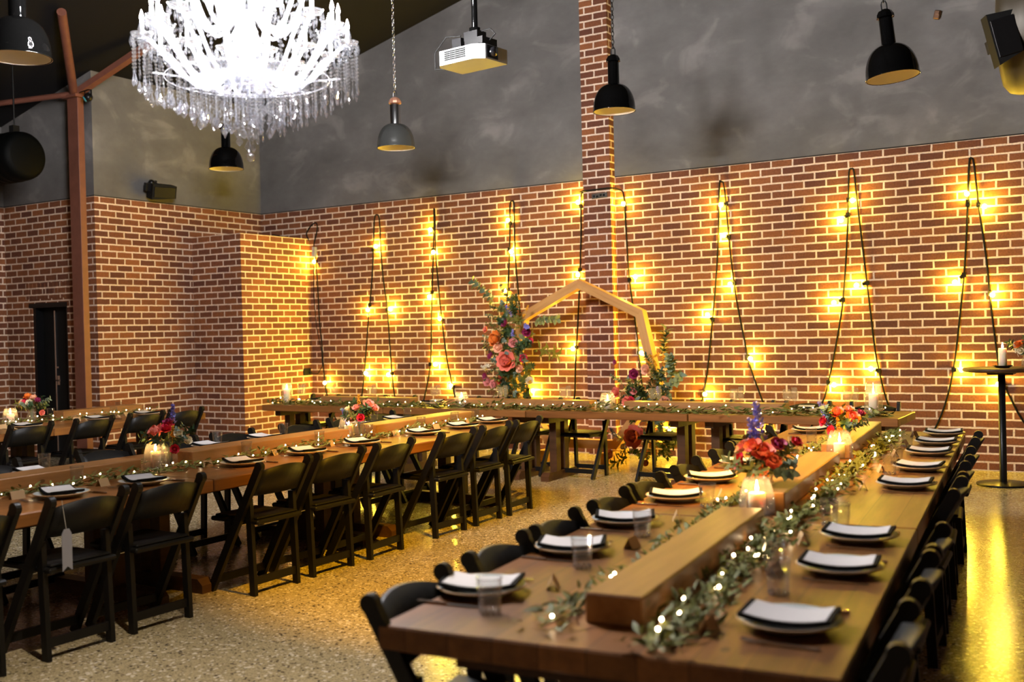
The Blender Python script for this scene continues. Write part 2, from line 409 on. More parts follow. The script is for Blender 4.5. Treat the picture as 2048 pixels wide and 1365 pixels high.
def duct(name, label, x0, sgn, L, y, z, r, mat, rod=True):
    d = thing(name, label, 'duct', (x0, y, z))
    pr = [(.0001, 0), (r*.70, .004), (r*.86, .02), (r*.96, .06), (r, .13), (r, .22)]
    s_ = .22
    while s_ < L:
        pr += [(r*1.02, s_+.01), (r, s_+.03), (r, s_+.12)]; s_ += .12
    M = Matrix.Rotation(sgn*PI/2, 4, 'Y')
    MB().lathe(pr, 40, M=M).build('duct_shell', MAT[mat], d)
    if rod: MB().tube([(sgn*.23, 0, r+.02), (sgn*.23, 0, roof(x0+sgn*.23)-z-.01)], .010, 6).box(sgn*.23-.04, sgn*.23+.04, -.04, .04, r-.02, r+.08).build('hanger', MAT['black_metal'], d)
    return d
duct('ventilation_duct', 'fat black ventilation duct hanging by the left photo edge', -10.95, -1, 1.6, 7.5, 3.68, .285, 'duct_black')
duct('ventilation_duct', 'large ribbed bronze duct in the upper right corner', -.97, 1, 3.0, 9.4, 3.86, .52, 'duct_foil', False)
def speaker(name, label, loc, rot, dims, mat='black_matt'):
    s_ = thing(name, label, 'speaker', loc); s_.rotation_euler = rot
    a, b, c = dims
    MB().prism([(-a/2, -c/2), (a/2, -c/2*.7), (a/2, c/2*.9), (-a/2, c/2)], -b/2, b/2, Matrix.Rotation(PI/2, 4, 'X')).build('cabinet', MAT[mat], s_)
    MB().box(-a*.44, a*.44, -b/2-.012, -b/2+.004, -c*.36, c*.36, b=.004).build('grille', MAT['black_metal'], s_)
    return s_
s_ = speaker('wall_speaker', 'black box speaker tilted on the grey plaster above the left bricks', (-11.05, 9.50, 3.47), (.25, 0, 1.25), (.32, .20, .20))
MB().bar((-.16, .02, .06), (-.02, .16, .10), .03, .05).ball((-.12,.06,.1), .045, 10).box(-.22,-.12,-.03,.05,.0,.10).build('bracket', MAT['black_metal'], s_)
s_ = speaker('wall_speaker', 'dark box speaker tilted against the ribbed duct at upper right', (-.90, 8.95, 3.70), (.05, -.25, .35), (.20, .16, .40))
MB().box(-.04, .04, .08, .35, -.05, .05).build('bracket', MAT['black_metal'], s_)
s_ = MB().box(-.03, .03, -.04, .0, -.045, .045, b=.008).box(-.012, .02, -.06, -.04, .0, .03).build('wall_sensor', MAT['bronze'], loc=(-1.773, D, 4.66))
s_.rotation_euler = (0, .25, 0)
tag(s_, 'tiny coppery sensor fixed high on the right plaster wall', 'sensor')
s_ = MB().box(0, .05, -.07, .07, -.16, .16, b=.01).build('wall_box', MAT['black_matt'], loc=(XF, 8.3, 2.42))
tag(s_, 'small black box on the brick wall at the left photo edge', 'wall box')
# projector
pj = thing('projector', 'white ceiling projector hanging from a black pole', 'projector', (-3.98, 6.16, 3.44), -.12)
MB().prism([(-.21,-.10), (-.17,-.15), (.13,-.15), (.20,-.10), (.20,.14), (-.21,.14)], -.055, .045).build('casing', MAT['white_plastic'], pj)
g = MB()
for i in range(4):
    for j in range(5): g.box(-.12+i*.048, -.078+i*.048, -.157, -.149, -.030+j*.0135, -.0205+j*.0135)
g.build('vent_grille', MAT['black_matt'], pj)
MB().box(.18, .206, -.09, .03, -.045, .040).lathe([(.032,0),(.032,.03),(.0001,.03)], 16, M=Matrix.Translation((.20,-.03,0)) @ Matrix.Rotation(PI/2, 4, 'Y')).build('lens', MAT['dark_glass'], pj)
MB().box(-.10, .14, -.10, .10, .046, .062).box(-.13, -.05, -.06, .05, .062, .14).box(.0, .16, -.08, .08, .062, .11).box(-.03, .09, -.05, .05, .11, .17).build('mount', MAT['black_metal'], pj)
MB().lathe([(.022, .15), (.022, roof(-3.98)-3.44-.003)], 14, (.03, 0, 0)).lathe([(.0001,.15),(.04,.15),(.04,.2),(.022,.2)], 14, (.03,0,0)).build('pole', MAT['black_enamel'], pj)
MB().tube([(-.10,0,.17), (-.22,-.02,.18), (-.31,-.04,.08), (-.30,-.05,-.04), (-.21,-.03,-.05)], .006, 6).build('cable', MAT['cable_rubber'], pj)
MB().tube([(.05,0,.17),(.17,0,.17),(.21,0,.13),(.15,0,.09)], .006, 6).build('cable', MAT['cable_rubber'], pj)

# amber stage light over the right-hand tables (above the picture)
sl = thing('stage_light', 'black stage light with amber beam hanging above the right hand tables', 'stage light', (-1.1, 4.1, 5.0))
_d = Vector((-2.3, 2.2, -5)).normalized(); _m = orient_to(_d)
MB().lathe([(.0001,-.26),(.07,-.25),(.085,-.20),(.09,0),(.084,0),(.08,-.19),(.0001,-.20)], 20, M=_m).build('housing', MAT['black_metal'], sl)
MB().tube([(.10,0,0),(.10,0,.16),(0,0,.2),(-.10,0,.16),(-.10,0,0)], .012, 6).tube([(0,0,.2),(0,0,roof(-1.1)-5.01)], .014, 8).build('yoke', MAT['black_metal'], sl)
ld = bpy.data.lights.new('amber_beam', 'SPOT'); ld.energy = 1700; ld.color = (1, .50, .010); ld.spot_size = math.radians(50); ld.spot_blend = .5; ld.shadow_soft_size = .05
lo = bpy.data.objects.new('amber_beam', ld); COL.objects.link(lo); lo.parent = sl
lo.matrix_local = Matrix.Translation(_d*.02) @ orient_to(-_d)
sl = thing('stage_light', 'added unseen stage light with warm white beam hanging above the aisle', 'stage light', (-1.6, 2.2, 5.0))  # unseen lamp, added to light the pale floor near the camera
_d = Vector((-1.9, .75, -5)).normalized(); _m = orient_to(_d)
MB().lathe([(.0001,-.26),(.07,-.25),(.085,-.20),(.09,0),(.084,0),(.08,-.19),(.0001,-.20)], 20, M=_m).build('housing', MAT['black_metal'], sl)
MB().tube([(.10,0,0),(.10,0,.16),(0,0,.2),(-.10,0,.16),(-.10,0,0)], .012, 6).tube([(0,0,.2),(0,0,roof(-1.6)-5.01)], .014, 8).build('yoke', MAT['black_metal'], sl)
ld = bpy.data.lights.new('added_white_beam', 'SPOT'); ld.energy = 560; ld.color = (1, .86, .66); ld.spot_size = math.radians(42); ld.spot_blend = .9; ld.shadow_soft_size = .06
lo = bpy.data.objects.new('added_white_beam', ld); COL.objects.link(lo); lo.parent = sl
lo.matrix_local = Matrix.Translation(_d*.02) @ orient_to(-_d)
# pendant lamps: origin at the rim centre
def pendant(label, loc, kind, tilt=0.0):
    p = thing('pendant_lamp', label, 'pendant lamp', loc, 0, 'industrial dome pendant lamps')
    p.rotation_euler = (0, tilt, 0)
    shell = {'grey': 'grey_enamel', 'black': 'black_enamel'}[kind]
    k = 12; dome = [(.0535+(.198-.0535)*math.sin(PI/2*i/k)**.85 if i else .0535, .245*math.cos(PI/2*i/k)) for i in range(k+1)]
    dome = [(.056 + .142*math.sin(PI/2*i/k), .245*math.cos(PI/2*i/k)**.9) for i in range(k+1)]
    MB().lathe(dome+[(.202, -.006), (.196, -.006)], 40).build('shade', MAT[shell], p)
    MB().lathe([(r-.006, z-.004) for r, z in dome], 40).build('shade_lining', MAT['shade_lining'], p)
    MB().lathe([(.054, .235), (.053, .45), (.046, .462), (.0001, .463)], 24).build('neck', MAT['brushed_steel' if kind == 'grey' else shell], p)
    MB().lathe([(.0001,.46), (.068,.462), (.066,.485), (.05,.512), (.03,.525), (.0001,.527)], 10, sm=False).build('cap', MAT['copper' if kind == 'grey' else shell], p)
    MB().tube([(-.02,0,.52), (-.02,0,.57), (-.012,0,.59), (.012,0,.59), (.02,0,.57), (.02,0,.52)], .006, 6).build('hanging_loop', MAT['brushed_steel' if kind == 'grey' else 'black_metal'], p)
    MB().ball((0,0,.09), .035, 10, 1.3).lathe([(.02,.12),(.02,.2)], 10).build('lamp_bulb', MAT['shade_lining'], p)
    top = roof(loc[0])-loc[2]-.01; ch = MB(); z = .585; i = 0
    while z < top:
        L = .042; w_ = .013; a = Vector((1,0,0)) if i % 2 else Vector((0,1,0))
        ps = [Vector((0,0,z+L/2))+a*w_*math.cos(q)+Vector((0,0,1))*(L*.5+.004)*math.sin(q) for q in [2*PI*j/8 for j in range(9)]]
        ch.tube(ps, .0042, 4, False); z += L*.93; i += 1
    ch.build('chain', MAT['brushed_steel' if kind == 'grey' else 'black_metal'], p)
    return p
pendant('grey steel dome pendant with copper cap on a bright chain left of the projector', (-6.71, 8.87, 3.485), 'grey')
pendant('black dome pendant on a chain just in front of the brick pillar', (-4.24, 9.00, 3.575), 'black')
pendant('black dome pendant hanging alone before the plaster at upper right', (-1.63, 8.47, 3.415), 'black', -.10)
pendant('black dome pendant partly hidden behind and below the crystal chandelier', (-9.21, 8.88, 3.515), 'black')
pendant('large black dome pendant cut off by the upper left corner', (-6.12, 4.15, 3.355), 'black')

# ------------------------------------------------------------------ chandelier
CX, CY, CZ = -4.37, 4.40, 3.06
ch = thing('crystal_chandelier', 'big blazing crystal chandelier with candle bulbs hanging from the ceiling', 'chandelier', (CX, CY, CZ))
MB().lathe([(.0001,-.12),(.05,-.11),(.09,-.07),(.10,-.03),(.06,.0),(.035,.06),(.06,.10),(.085,.15),(.05,.21),(.03,.28),(.06,.34),(.075,.40),(.04,.47),(.025,.6),(.05,.66),(.06,.72),(.03,.80),(.03,.95),(.055,1.02),(.03,1.12),(.05,1.25),(.015,1.38),(.0001,1.38)], 18).build('centre_column', MAT['frosted_arm'], ch)
MB().lathe([(.0001,-.06),(.12,-.055),(.20,-.02),(.24,.02),(.235,.025),(.19,.0),(.0001,-.03)], 24).build('bowl', MAT['crystal'], ch)
rg = MB()
for R_, z in ((.46,-.05),(.32,-.07),(.19,-.09)):
    rg.tube([(R_*math.cos(a), R_*math.sin(a), z) for a in [2*PI*i/40 for i in range(41)]], .004, 6, False)
for i in range(8):
    a = 2*PI*i/8; rg.tube([(.08*math.cos(a), .08*math.sin(a), -.08), (.52*math.cos(a), .52*math.sin(a), -.03)], .006, 5)
rg.build('ring_frame', MAT['frosted_arm'], ch)
MB().tube([(0,0,1.37), (0,0,roof(CX)-CZ-.01)], .012, 8).build('chain', MAT['brushed_steel'], ch)
arm_me = {}
def chand_arm(a, R_, z0, ze):
    key = (R_, z0, ze)
    if key not in arm_me:
        pts = []
        for i in range(13):
            t_ = i/12; r_ = .05+(R_-.05)*t_
            pts.append((r_, 0, z0-.13*math.sin(PI*min(1, t_*1.15))+(ze-z0)*max(0, t_-.45)**1.4/.55**1.4))
        arm = MB().tube(pts, .012, 7).mesh('arm', MAT['frosted_arm'])
        cup = MB().lathe([(.0001,ze-.03),(.02,ze-.025),(.012,ze-.005),(.055,ze+.0),(.065,ze+.018),(.05,ze+.012),(.0001,ze+.008)], 14, (R_,0,0))
        for q in range(10):
            b_ = 2*PI*q/10; cup.octa((R_+.062*math.cos(b_), .062*math.sin(b_), ze-.028), .010, .034)
        cup = cup.mesh('bobeche', MAT['crystal'])
        can = MB().lathe([(.0001,ze+.01),(.012,ze+.01),(.012,ze+.085),(.0001,ze+.086)], 10, (R_,0,0)).mesh('candle_tube', MAT['white_plastic'])
        bul = MB().lathe([(.0008,ze+.086),(.010,ze+.096),(.0125,ze+.108),(.008,ze+.126),(.0008,ze+.150)], 6, (R_,0,0)).mesh('candle_bulb', MAT['chandelier_glow'])
        arm_me[key] = (arm, cup, can, bul)
    A = bpy.data.objects.new('arm', arm_me[key][0]); COL.objects.link(A); A.parent = ch; A.rotation_euler = (0, 0, a)
    for nm, me in zip(('bobeche', 'candle_tube', 'candle_bulb'), arm_me[key][1:]):
        o = bpy.data.objects.new(nm, me); COL.objects.link(o); o.parent = A
for i in range(24): chand_arm(2*PI*i/24, .57 if i % 2 else .49, .05, .17 if i % 2 else .24)
for i in range(14): chand_arm(2*PI*(i+.4)/14, .40, .35, .56)
for i in range(10): chand_arm(2*PI*(i+.2)/10, .28, .72, .92)
for i in range(7): chand_arm(2*PI*(i+.6)/7, .17, 1.05, 1.24)
def strand(R_, a, z0, L, drop):
    s_ = MB(); x, y = R_*math.cos(a), R_*math.sin(a); z = z0-.012
    while z > z0-L+drop*2.2:
        s_.octa((x, y, z), .0098, .0105); z -= .0205
    s_.octa((x, y, z), .006, .014); z -= .012+drop
    c, s2 = math.cos(a+1.2), math.sin(a+1.2)
    w_ = drop*.62; t_ = drop*.24     # faceted pear drop
    pr = [(0, 1), (.45, .35), (1, -.35), (.55, -.75), (0, -1.05)]
    vs = [(x, y, z+drop)]
    for r_, h in pr[1:-1]:
        for q in range(6):
            b_ = 2*PI*q/6; lx = w_*r_*math.cos(b_); ly = t_*r_*math.sin(b_)
            vs.append((x+lx*c-ly*s2, y+lx*s2+ly*c, z+h*drop))
    vs.append((x, y, z-1.05*drop)); n = len(vs)-1
    fs = [(0, 1+q, 1+(q+1)%6) for q in range(6)]
    for l_ in range(2):
        fs += [(1+l_*6+q, 7+l_*6+q, 7+l_*6+(q+1)%6, 1+l_*6+(q+1)%6) for q in range(6)]
    fs += [(13+q, n, 13+(q+1)%6) for q in range(6)]
    return s_.add(vs, fs)
strands = []
for R_, n, z0, L in [(R_, n_, (.15 if R_ > .59 else .08 if R_ > .55 else -.02-.09*(1-R_/.6)), .13+(.15 if R_ > .59 else .08 if R_ > .55 else -.02-.09*(1-R_/.6))+.33*(1-R_/.62)) for R_, n_ in ((.62,58),(.56,50),(.50,46),(.44,40),(.38,36),(.32,30),(.26,24),(.20,20),(.14,14),(.08,8),(.02,3))]:
    for i in range(n):
        a = 2*PI*(i+random.random()*.5)/n
        strands.append((R_, a, z0, L*random.uniform(.80, 1.04), random.choice((.030,.036,.042))))
viewdir = math.atan2(-CY, -CX)
strands.sort(key=lambda q: -(q[0]*math.cos(q[1]-viewdir)))
for q in strands[:96]: strand(*q).build('crystal_strand', MAT['crystal'], ch)
rest = MB()
for q in strands[96:]:
    s_ = strand(*q); rest.add(s_.v, s_.f)
for R_, ze, n in ((.57,.18,24),(.40,.56,14),(.28,.92,10),(.17,1.24,7)):        # swags of beads between the arms
    for i in range(n):
        a0 = 2*PI*i/n; a1 = 2*PI*(i+1)/n
        for j in range(9):
            t_ = (j+.5)/9; a = a0+(a1-a0)*t_
            rest.octa((R_*math.cos(a), R_*math.sin(a), ze-.02-.07*math.sin(PI*t_)), .011, .013)
        for j in range(14):
            t_ = (j+.5)/14; r_ = .05+(R_-.05)*t_
            rest.octa((r_*math.cos(a0), r_*math.sin(a0), ze+.22-.2*t_-.10*math.sin(PI*t_)), .011, .013)
o = rest.build('crystal_beads', MAT['crystal'], ch); o['kind'] = 'stuff'
MB().tube([(0,0,-.12), (0,0,-.47)], .003, 5).ball((0,0,-.495), .026, 12).build('finial_ball', MAT['crystal'], ch)

# ------------------------------------------------------------------ festoon lights on the back wall
BULBS = [[-10.216,2.588],[-10.078,.846],[-9.091,2.741],[-9.26,1.868],[-8.867,1.863],[-9.325,.983],[-8.93,.963],[-8.162,2.904],[-8.122,2.601],[-8.206,2.01],[-8.044,1.711],[-8.136,1.104],[-7.893,.818],[-6.948,2.941],[-6.907,2.536],[-7.019,2.043],[-5.938,3.086],[-5.961,2.197],[-5.326,3.017],[-5.192,2.137],[-6.055,1.288],[-5.137,1.23],[-6.64,.763],[-4.111,2.905],[-4.089,2.557],[-4.025,1.997],[-4.302,1.659],[-3.806,1.15],[-4.353,.744],[-2.775,2.63],[-2.65,2.833],[-2.627,1.926],[-2.867,1.748],[-2.495,1.035],[-2.885,.862],[-1.52,2.804],[-1.36,2.664],[-1.649,1.915],[-1.302,1.774],[-1.604,1.023],[-1.263,.878],[-6.24,.43],[-4.808,.309],[-3.658,.309]]
CAB = [[[-11.042,3.033],[-10.698,2.966],[-10.456,2.929],[-10.342,2.907],[-10.377,3.003],[-10.287,3.112],[-10.191,3.148],[-10.165,3.075],[-10.197,2.962],[-10.239,2.835],[-10.207,2.689],[-10.181,2.328],[-10.163,1.752],[-10.128,1.392],[-10.091,.845],[-10.016,.559],[-9.841,.247],[-9.612,.253],[-9.438,.609],[-9.363,.982],[-9.267,1.729],[-9.187,2.283],[-9.147,2.697],[-9.116,3.111],[-9.07,3.177],[-9.029,3.105],[-9.016,2.69],[-8.986,2.274],[-8.93,1.858],[-8.891,1.168],[-8.839,.652],[-8.688,.277],[-8.477,.283],[-8.331,.692],[-8.227,1.104],[-8.192,1.701],[-8.159,2.236],[-8.131,2.636],[-8.11,3.036],[-8.106,3.183],[-8.092,3.101],[-8.098,2.634],[-8.07,2.232],[-8.021,1.697],[-7.956,1.163],[-7.871,.797],[-7.813,.598],[-7.625,.239],[-7.314,.248],[-7.119,.899],[-7.011,1.799],[-6.97,2.182],[-6.931,2.756],[-6.92,3.126],[-6.889,3.181],[-6.861,3.121],[-6.862,2.56],[-6.832,2.049],[-6.778,1.346],[-6.72,.774],[-6.601,.331],[-6.351,.225],[-6.206,.342],[-6.064,.655],[-6.032,1.089],[-5.972,1.767],[-5.938,2.259],[-5.913,2.687],[-5.9,3.165],[-5.865,3.193]],
[[-5.38,3.192],[-5.341,3.153],[-5.325,3.007],[-5.313,2.707],[-5.282,2.106],[-5.222,1.625],[-5.18,1.229],[-5.151,.847],[-5.059,.371],[-4.81,.142],[-4.556,.326],[-4.408,.632],[-4.326,1.025],[-4.252,1.6],[-4.199,2.057],[-4.158,2.569],[-4.133,3.138],[-4.108,3.169],[-4.079,3.121],[-4.052,2.789],[-4.025,2.39],[-3.962,1.819],[-3.879,1.364],[-3.816,1.053],[-3.67,.632],[-3.498,.189],[-3.275,.197],[-3.031,.642],[-2.95,.888],[-2.85,1.348],[-2.777,1.777],[-2.729,2.312],[-2.698,2.845],[-2.686,3.138],[-2.66,3.173],[-2.634,3.133],[-2.605,2.784],[-2.558,2.302],[-2.506,1.767],[-2.455,1.235],[-2.4,.917],[-2.325,.627],[-2.172,.184],[-1.973,.243],[-1.873,.412],[-1.772,.662],[-1.683,1.022],[-1.623,1.481],[-1.566,1.988],[-1.529,2.493],[-1.499,3.097],[-1.475,3.161],[-1.452,3.093],[-1.418,2.686],[-1.354,2.129],[-1.317,1.625],[-1.27,1.147],[-1.238,.921],[-1.163,.747],[-1.042,.5],[-.85,.3],[-.6,.35],[-.45,1.0],[-.36,2.0],[-.30,3.0],[-.26,3.17],[-.22,3.0],[-.14,2.0],[0,1.0],[.2,.4]]]
fl = thing('festoon_string', 'black festoon cable zigzagging across the brick wall with glowing amber bulbs', 'string lights', (0, 0, 0))
cb = [Vector((x, D-.022-(.012 if i > 9 else .0), z)) for i, (x, z) in enumerate(CAB[0])]
cb += [Vector((-5.845, D-.155, 3.198)), Vector((-5.6, D-.155, 3.205)), Vector((-5.44, D-.155, 3.207))]
cb += [Vector((x, D-.022, z)) for x, z in CAB[1]]
def smooth(pts, k=3):
    out = []
    for i in range(len(pts)-1):
        p0 = pts[max(i-1,0)]; p1 = pts[i]; p2 = pts[i+1]; p3 = pts[min(i+2, len(pts)-1)]
        for j in range(k):
            t_ = j/k
            out.append(.5*((2*p1)+(p2-p0)*t_+(2*p0-5*p1+4*p2-p3)*t_*t_+(3*p1-p0-3*p2+p3)*t_**3))
    return out+[pts[-1]]
cs = smooth(cb)
MB().tube(cs, .0095, 6).build('cable', MAT['cable_rubber'], fl)
bulb_me = MB().ball((0,0,0), .024, 8).mesh('bulb', MAT['festoon_glow'])
for i, (x, z) in enumerate(BULBS):
    yb = D-.05
    if -5.82 < x < -5.45: yb -= .13
    B = Vector((x, yb, z)); C = min(cs, key=lambda q: (q-B).length)
    dv = (B-C); dist = dv.length
    if dist > .16: dv = Vector((0,-.6,-1)).normalized()*.09; C = B-dv
    so = MB().tube([C, C+dv*.45], .019, 8).box(-.018, .018, -.018, .018, -.024, .024, M=Matrix.Translation(C)).build('socket', MAT['cable_rubber'], fl)
    o = bpy.data.objects.new('bulb', bulb_me); COL.objects.link(o); o.parent = so; o.location = B
o = MB().bar((-10.215, D-.05, 2.66), (-10.205, D-.05, 2.80), .05, .05).build('plug', MAT['white_plastic'], fl)
oc = thing('power_outlet', 'black power outlet on the side of the brick corner block', 'outlet', (-10.345, 11.42, 1.007))
MB().box(0, .02, -.075, .075, -.05, .05, b=.006).build('plate', MAT['black_matt'], oc)
MB().box(.02, .05, .02, .06, -.035, .0, b=.005).build('plug', MAT['black_metal'], oc)
MB().tube([(.05,.04,-.02), (.14,.08,-.03), (.22,.09,.08), (.20,.10,.30), (.12,.10,.62), (.08,.10,1.1), (.10,.10,1.6)], .006, 6).build('lead', MAT['cable_rubber'], oc)
sg = MB().box(-.105, .105, -.006, 0, -.032, .032, b=.003).build('sign_plate', MAT['brushed_steel'], loc=(-5.60, D-.131, 3.13)); sg.rotation_euler = (0, -.03, 0)
for q in ((-.07,.0),(-.03,-.006),(.02,.004),(.06,0)):
    MB().box(q[0]-.014, q[0]+.014, -.008, -.0055, q[1]-.012, q[1]+.012).build('mark', MAT['black_matt'], sg)
tag(sg, 'small silver plate on the pillar bricks below the cable', 'plaque')

# ------------------------------------------------------------------ tables and beams
ZT = .72
def table(label, W_, L_, c, rz, tp=.07):
    t_ = thing('trestle_table', label, 'table', (c[0], c[1], 0), rz, 'long timber banquet tables')
    MB().box(-W_/2, W_/2, -L_/2+.003, L_/2-.003, ZT-tp, ZT, b=.006).build('tabletop', MAT['table_timber'], t_)
    for sy in (-1, 1):
        y = sy*(L_/2-.17); g = MB()
        fw_ = min(W_*.42, .5)
        g.prism([(-fw_, 0), (-fw_+.0, .05), (-fw_+.04, .085), (fw_-.04, .085), (fw_, .05), (fw_, 0)], y-.045, y+.045, Matrix(((1,0,0,0),(0,0,1,0),(0,1,0,0),(0,0,0,1))))
        for sx in (-1, 1): g.box(sx*.09-.045, sx*.09+.045, y-.04, y+.04, .08, ZT-tp-.06)
        g.box(-fw_*.9, fw_*.9, y-.04, y+.04, ZT-tp-.065, ZT-tp)
        g.build('trestle', MAT['trestle_timber'], t_)
    return t_
RTA = math.atan2(.09, 1); RTW = 1.26
def rtp(x, y):   # along/across the right-hand table: x across from centre line, y along from near end
    ca, sa = math.cos(RTA), math.sin(RTA)
    return (-1.232+x*ca-y*sa, 2.368+x*sa+y*ca)
for i, lb in enumerate(('nearest timber table of the right hand row in the foreground', 'middle timber table of the right hand row', 'far timber table of the right hand row close to the head table')):
    table(lb, RTW, 1.92, rtp(0, .96+1.925*i), RTA)
LTX = -5.36
for i, lb in enumerate(('nearest timber table of the left row running off the photo edge', 'middle timber table of the left row lit golden', 'far timber table of the left row ending at the head table')):
    table(lb, 1.52, 1.85, (LTX, 3.33+1.85*i+.02), 0)
for i, lb in enumerate(('near timber table of the far left row at the photo edge', 'far timber table of the far left row below the brick wall')):
    table(lb, 1.50, 1.85, (-9.50, 5.26+1.855*i), 0)
for i, (xa, xb, lb) in enumerate(((-9.01, -7.20, 'leftmost head table section by the brick corner block'), (-7.197, -5.377, 'second head table section behind the left row of tables'),
                  (-5.374, -3.637, 'third head table section before the wooden arch'), (-3.634, -1.77, 'rightmost head table section behind the right row of tables'))):
    table(lb, .77, xb-xa, ((xa+xb)/2, 9.53), PI/2, .07)
BH = .085; BEAMS = []
def beam(label, c, L_, rz, W_=.17, group='solid timber beams laid along the tables'):
    o = MB().box(-W_/2, W_/2, -L_/2, L_/2, 0, BH, b=.005).build('wooden_beam', MAT['beam_timber'], loc=(c[0], c[1], ZT)); o.rotation_euler = (0,0,rz)
    tag(o, label, 'wooden beam', group); BEAMS.append((Vector((c[0], c[1], 0)), rz, W_/2, L_/2))
for y0, y1, lb in ((.235, 1.72, 'nearest timber beam centrepiece on the right tables'), (2.13, 3.66, 'middle timber beam centrepiece on the right tables'), (4.05, 5.6, 'farthest timber beam centrepiece on the right tables')):
    beam(lb, rtp(-.01, (y0+y1)/2), y1-y0, RTA)
for y0, y1, lb in ((2.55, 4.32, 'nearest timber beam centrepiece on the left tables'), (4.72, 6.28, 'middle timber beam centrepiece on the left tables'), (6.62, 8.05, 'farthest timber beam centrepiece on the left tables')):
    beam(lb, (-5.38, (y0+y1)/2), y1-y0, 0, .22)
for x0, x1, lb in ((-8.35, -7.05, 'leftmost timber beam on the head table'), (-6.55, -4.80, 'timber beam on the head table left of the arch candle'), (-4.42, -2.82, 'timber beam on the head table right of the arch candle')):
    beam(lb, ((x0+x1)/2, 9.53), x1-x0, PI/2)
for y0, y1, lb in ((5.0, 6.2, 'near timber beam on the far left tables'), (6.95, 7.95, 'far timber beam on the far left tables')):
    beam(lb, (-9.75, (y0+y1)/2), y1-y0, 0)

# ------------------------------------------------------------------ chairs (front faces local +Y)
def make_chair():
    c = thing('folding_chair', 'black folding chair', 'chair'); bm = MAT['black_wood']
    n = 8; s_ = MB(); vs = []
    for i in range(n+1):         # curved back panel with an arched top
        x = -.185+.37*i/n; q = 1-(x/.185)**2
        for z in (.595, .745+.030*q):
            t_ = (z-.6)*.56
            for y in (-.155-.030*q-t_, -.137-.030*q-t_): vs.append((x, y, z))
    fs = []
    for i in range(n):
        a = i*4; b_ = a+4
        fs += [(a, b_, b_+2, a+2), (a+1, a+3, b_+3, b_+1), (a+2, b_+2, b_+3, a+3), (a, a+1, b_+1, b_)]
    fs += [(0, 2, 3, 1), (n*4, n*4+1, n*4+3, n*4+2)]
    s_.add(vs, fs, True); s_.build('backrest', bm, c)
    for sx in (-1, 1):
        g = MB(); p0 = Vector((sx*.207, .20, 0)); p1 = Vector((sx*.207, -.235, .775))
        g.bar(p0, p1, .027, .050, (0,1,0)); d = (p1-p0).normalized()
        M = Matrix.Translation(p1) @ Matrix.Rotation(PI/2, 4, 'Y')
        g.lathe([(.0001,-.0145),(.029,-.0145),(.029,.0145),(.0001,.0145)], 14, M=M, sm=False)
        g.build('front_leg', bm, c)
        MB().bar((sx*.180, -.135, 0), (sx*.180, -.112, .575), .026, .042, (0,1,0)).build('rear_leg', bm, c)
    MB().box(-.19, .19, -.19, .21, .425, .452, b=.008).box(-.17, .17, -.17, .19, .452, .466, b=.006).build('seat', bm, c)
    MB().bar((-.205, .158, .075), (.205, .158, .075), .02, .045).build('stretcher', bm, c)
    MB().bar((-.180, -.133, .085), (.180, -.133, .085), .02, .045).build('stretcher', bm, c)
    MB().tube([(-.20,-.04,.415), (.20,-.04,.415)], .006, 6).build('hinge_rod', MAT['brushed_steel'], c)
    return c
chair = Proto(make_chair())
LTN_CH = [2.72, 3.32, 3.83, 4.69, 5.21, 5.76, 6.56, 7.09, 7.59]
for i, y in enumerate(LTN_CH):
    chair((-4.675, y, 0), PI/2+random.uniform(-.04,.04), f'black folding chair, {ORD[i]} from the camera on the aisle side of the left tables', 'chairs along the aisle side of the left tables')
for i, y in enumerate((3.3, 3.9, 4.75, 5.35, 5.95, 6.7, 7.3, 7.8)):
    chair((-5.945, y, 0), -PI/2+random.uniform(-.05,.05), f'black folding chair, {ORD[i]} from the camera behind the left tables', 'chairs behind the left tables')
for i, y in enumerate((.225, .82, 1.34, 1.94, 2.44, 3.12, 3.88, 4.36, 5.0)):
    x, yy = rtp(-.425, y); chair((x, yy, 0), -PI/2+RTA+random.uniform(-.04,.04), f'black folding chair, {ORD[i]} from the camera on the aisle side of right tables', 'chairs along the aisle side of the right tables')
for i, y in enumerate((.26, .92, 1.43, 2.68, 3.24, 3.93, 4.86)):
    x, yy = rtp(.505, y); chair((x, yy, 0), PI/2+RTA+random.uniform(-.04,.04), f'black folding chair, {ORD[i]} from the camera along the right photo edge', 'chairs along the outer side of the right tables')
for i, y in enumerate((5.25, 5.89, 6.56, 7.18, 7.70)):
    chair((-8.90, y, 0), PI/2+random.uniform(-.05,.05), f'black folding chair, {ORD[i]} from the camera at the far left tables', 'chairs at the far left tables')
for i, x in enumerate((-8.72, -7.55, -6.25, -5.62, -5.01, -4.12, -3.28, -2.75, -2.12)):
    chair((x, 9.72, 0), PI+random.uniform(-.08,.08), f'black folding chair, {["leftmost"]+ORD[1:]!r}'[:0]+f'black folding chair, {(["first"]+ORD[1:])[i]} from the left on the wall side of head table', 'chairs on the wall side of the head table')
# ribbon tag hanging from the second chair back
tg = thing('ribbon_tag', 'grey ribbon tag with notched end hanging from a chair back', 'tag', (-4.405, 3.165, .545), 0)
MB().prism([(-.027,-.1), (0,-.078), (.027,-.1), (.027,.075), (.014,.1), (-.014,.1), (-.027,.075)], -.0012, .0012, Matrix.Rotation(PI/2, 4, 'Z') @ Matrix.Rotation(PI/2, 4, 'X')).build('ribbon', MAT['ribbon_grey'], tg)
MB().tube([(0,0,.09), (-.03,.0,.235)], .0015, 4).build('thread', MAT['cord_thread'], tg)

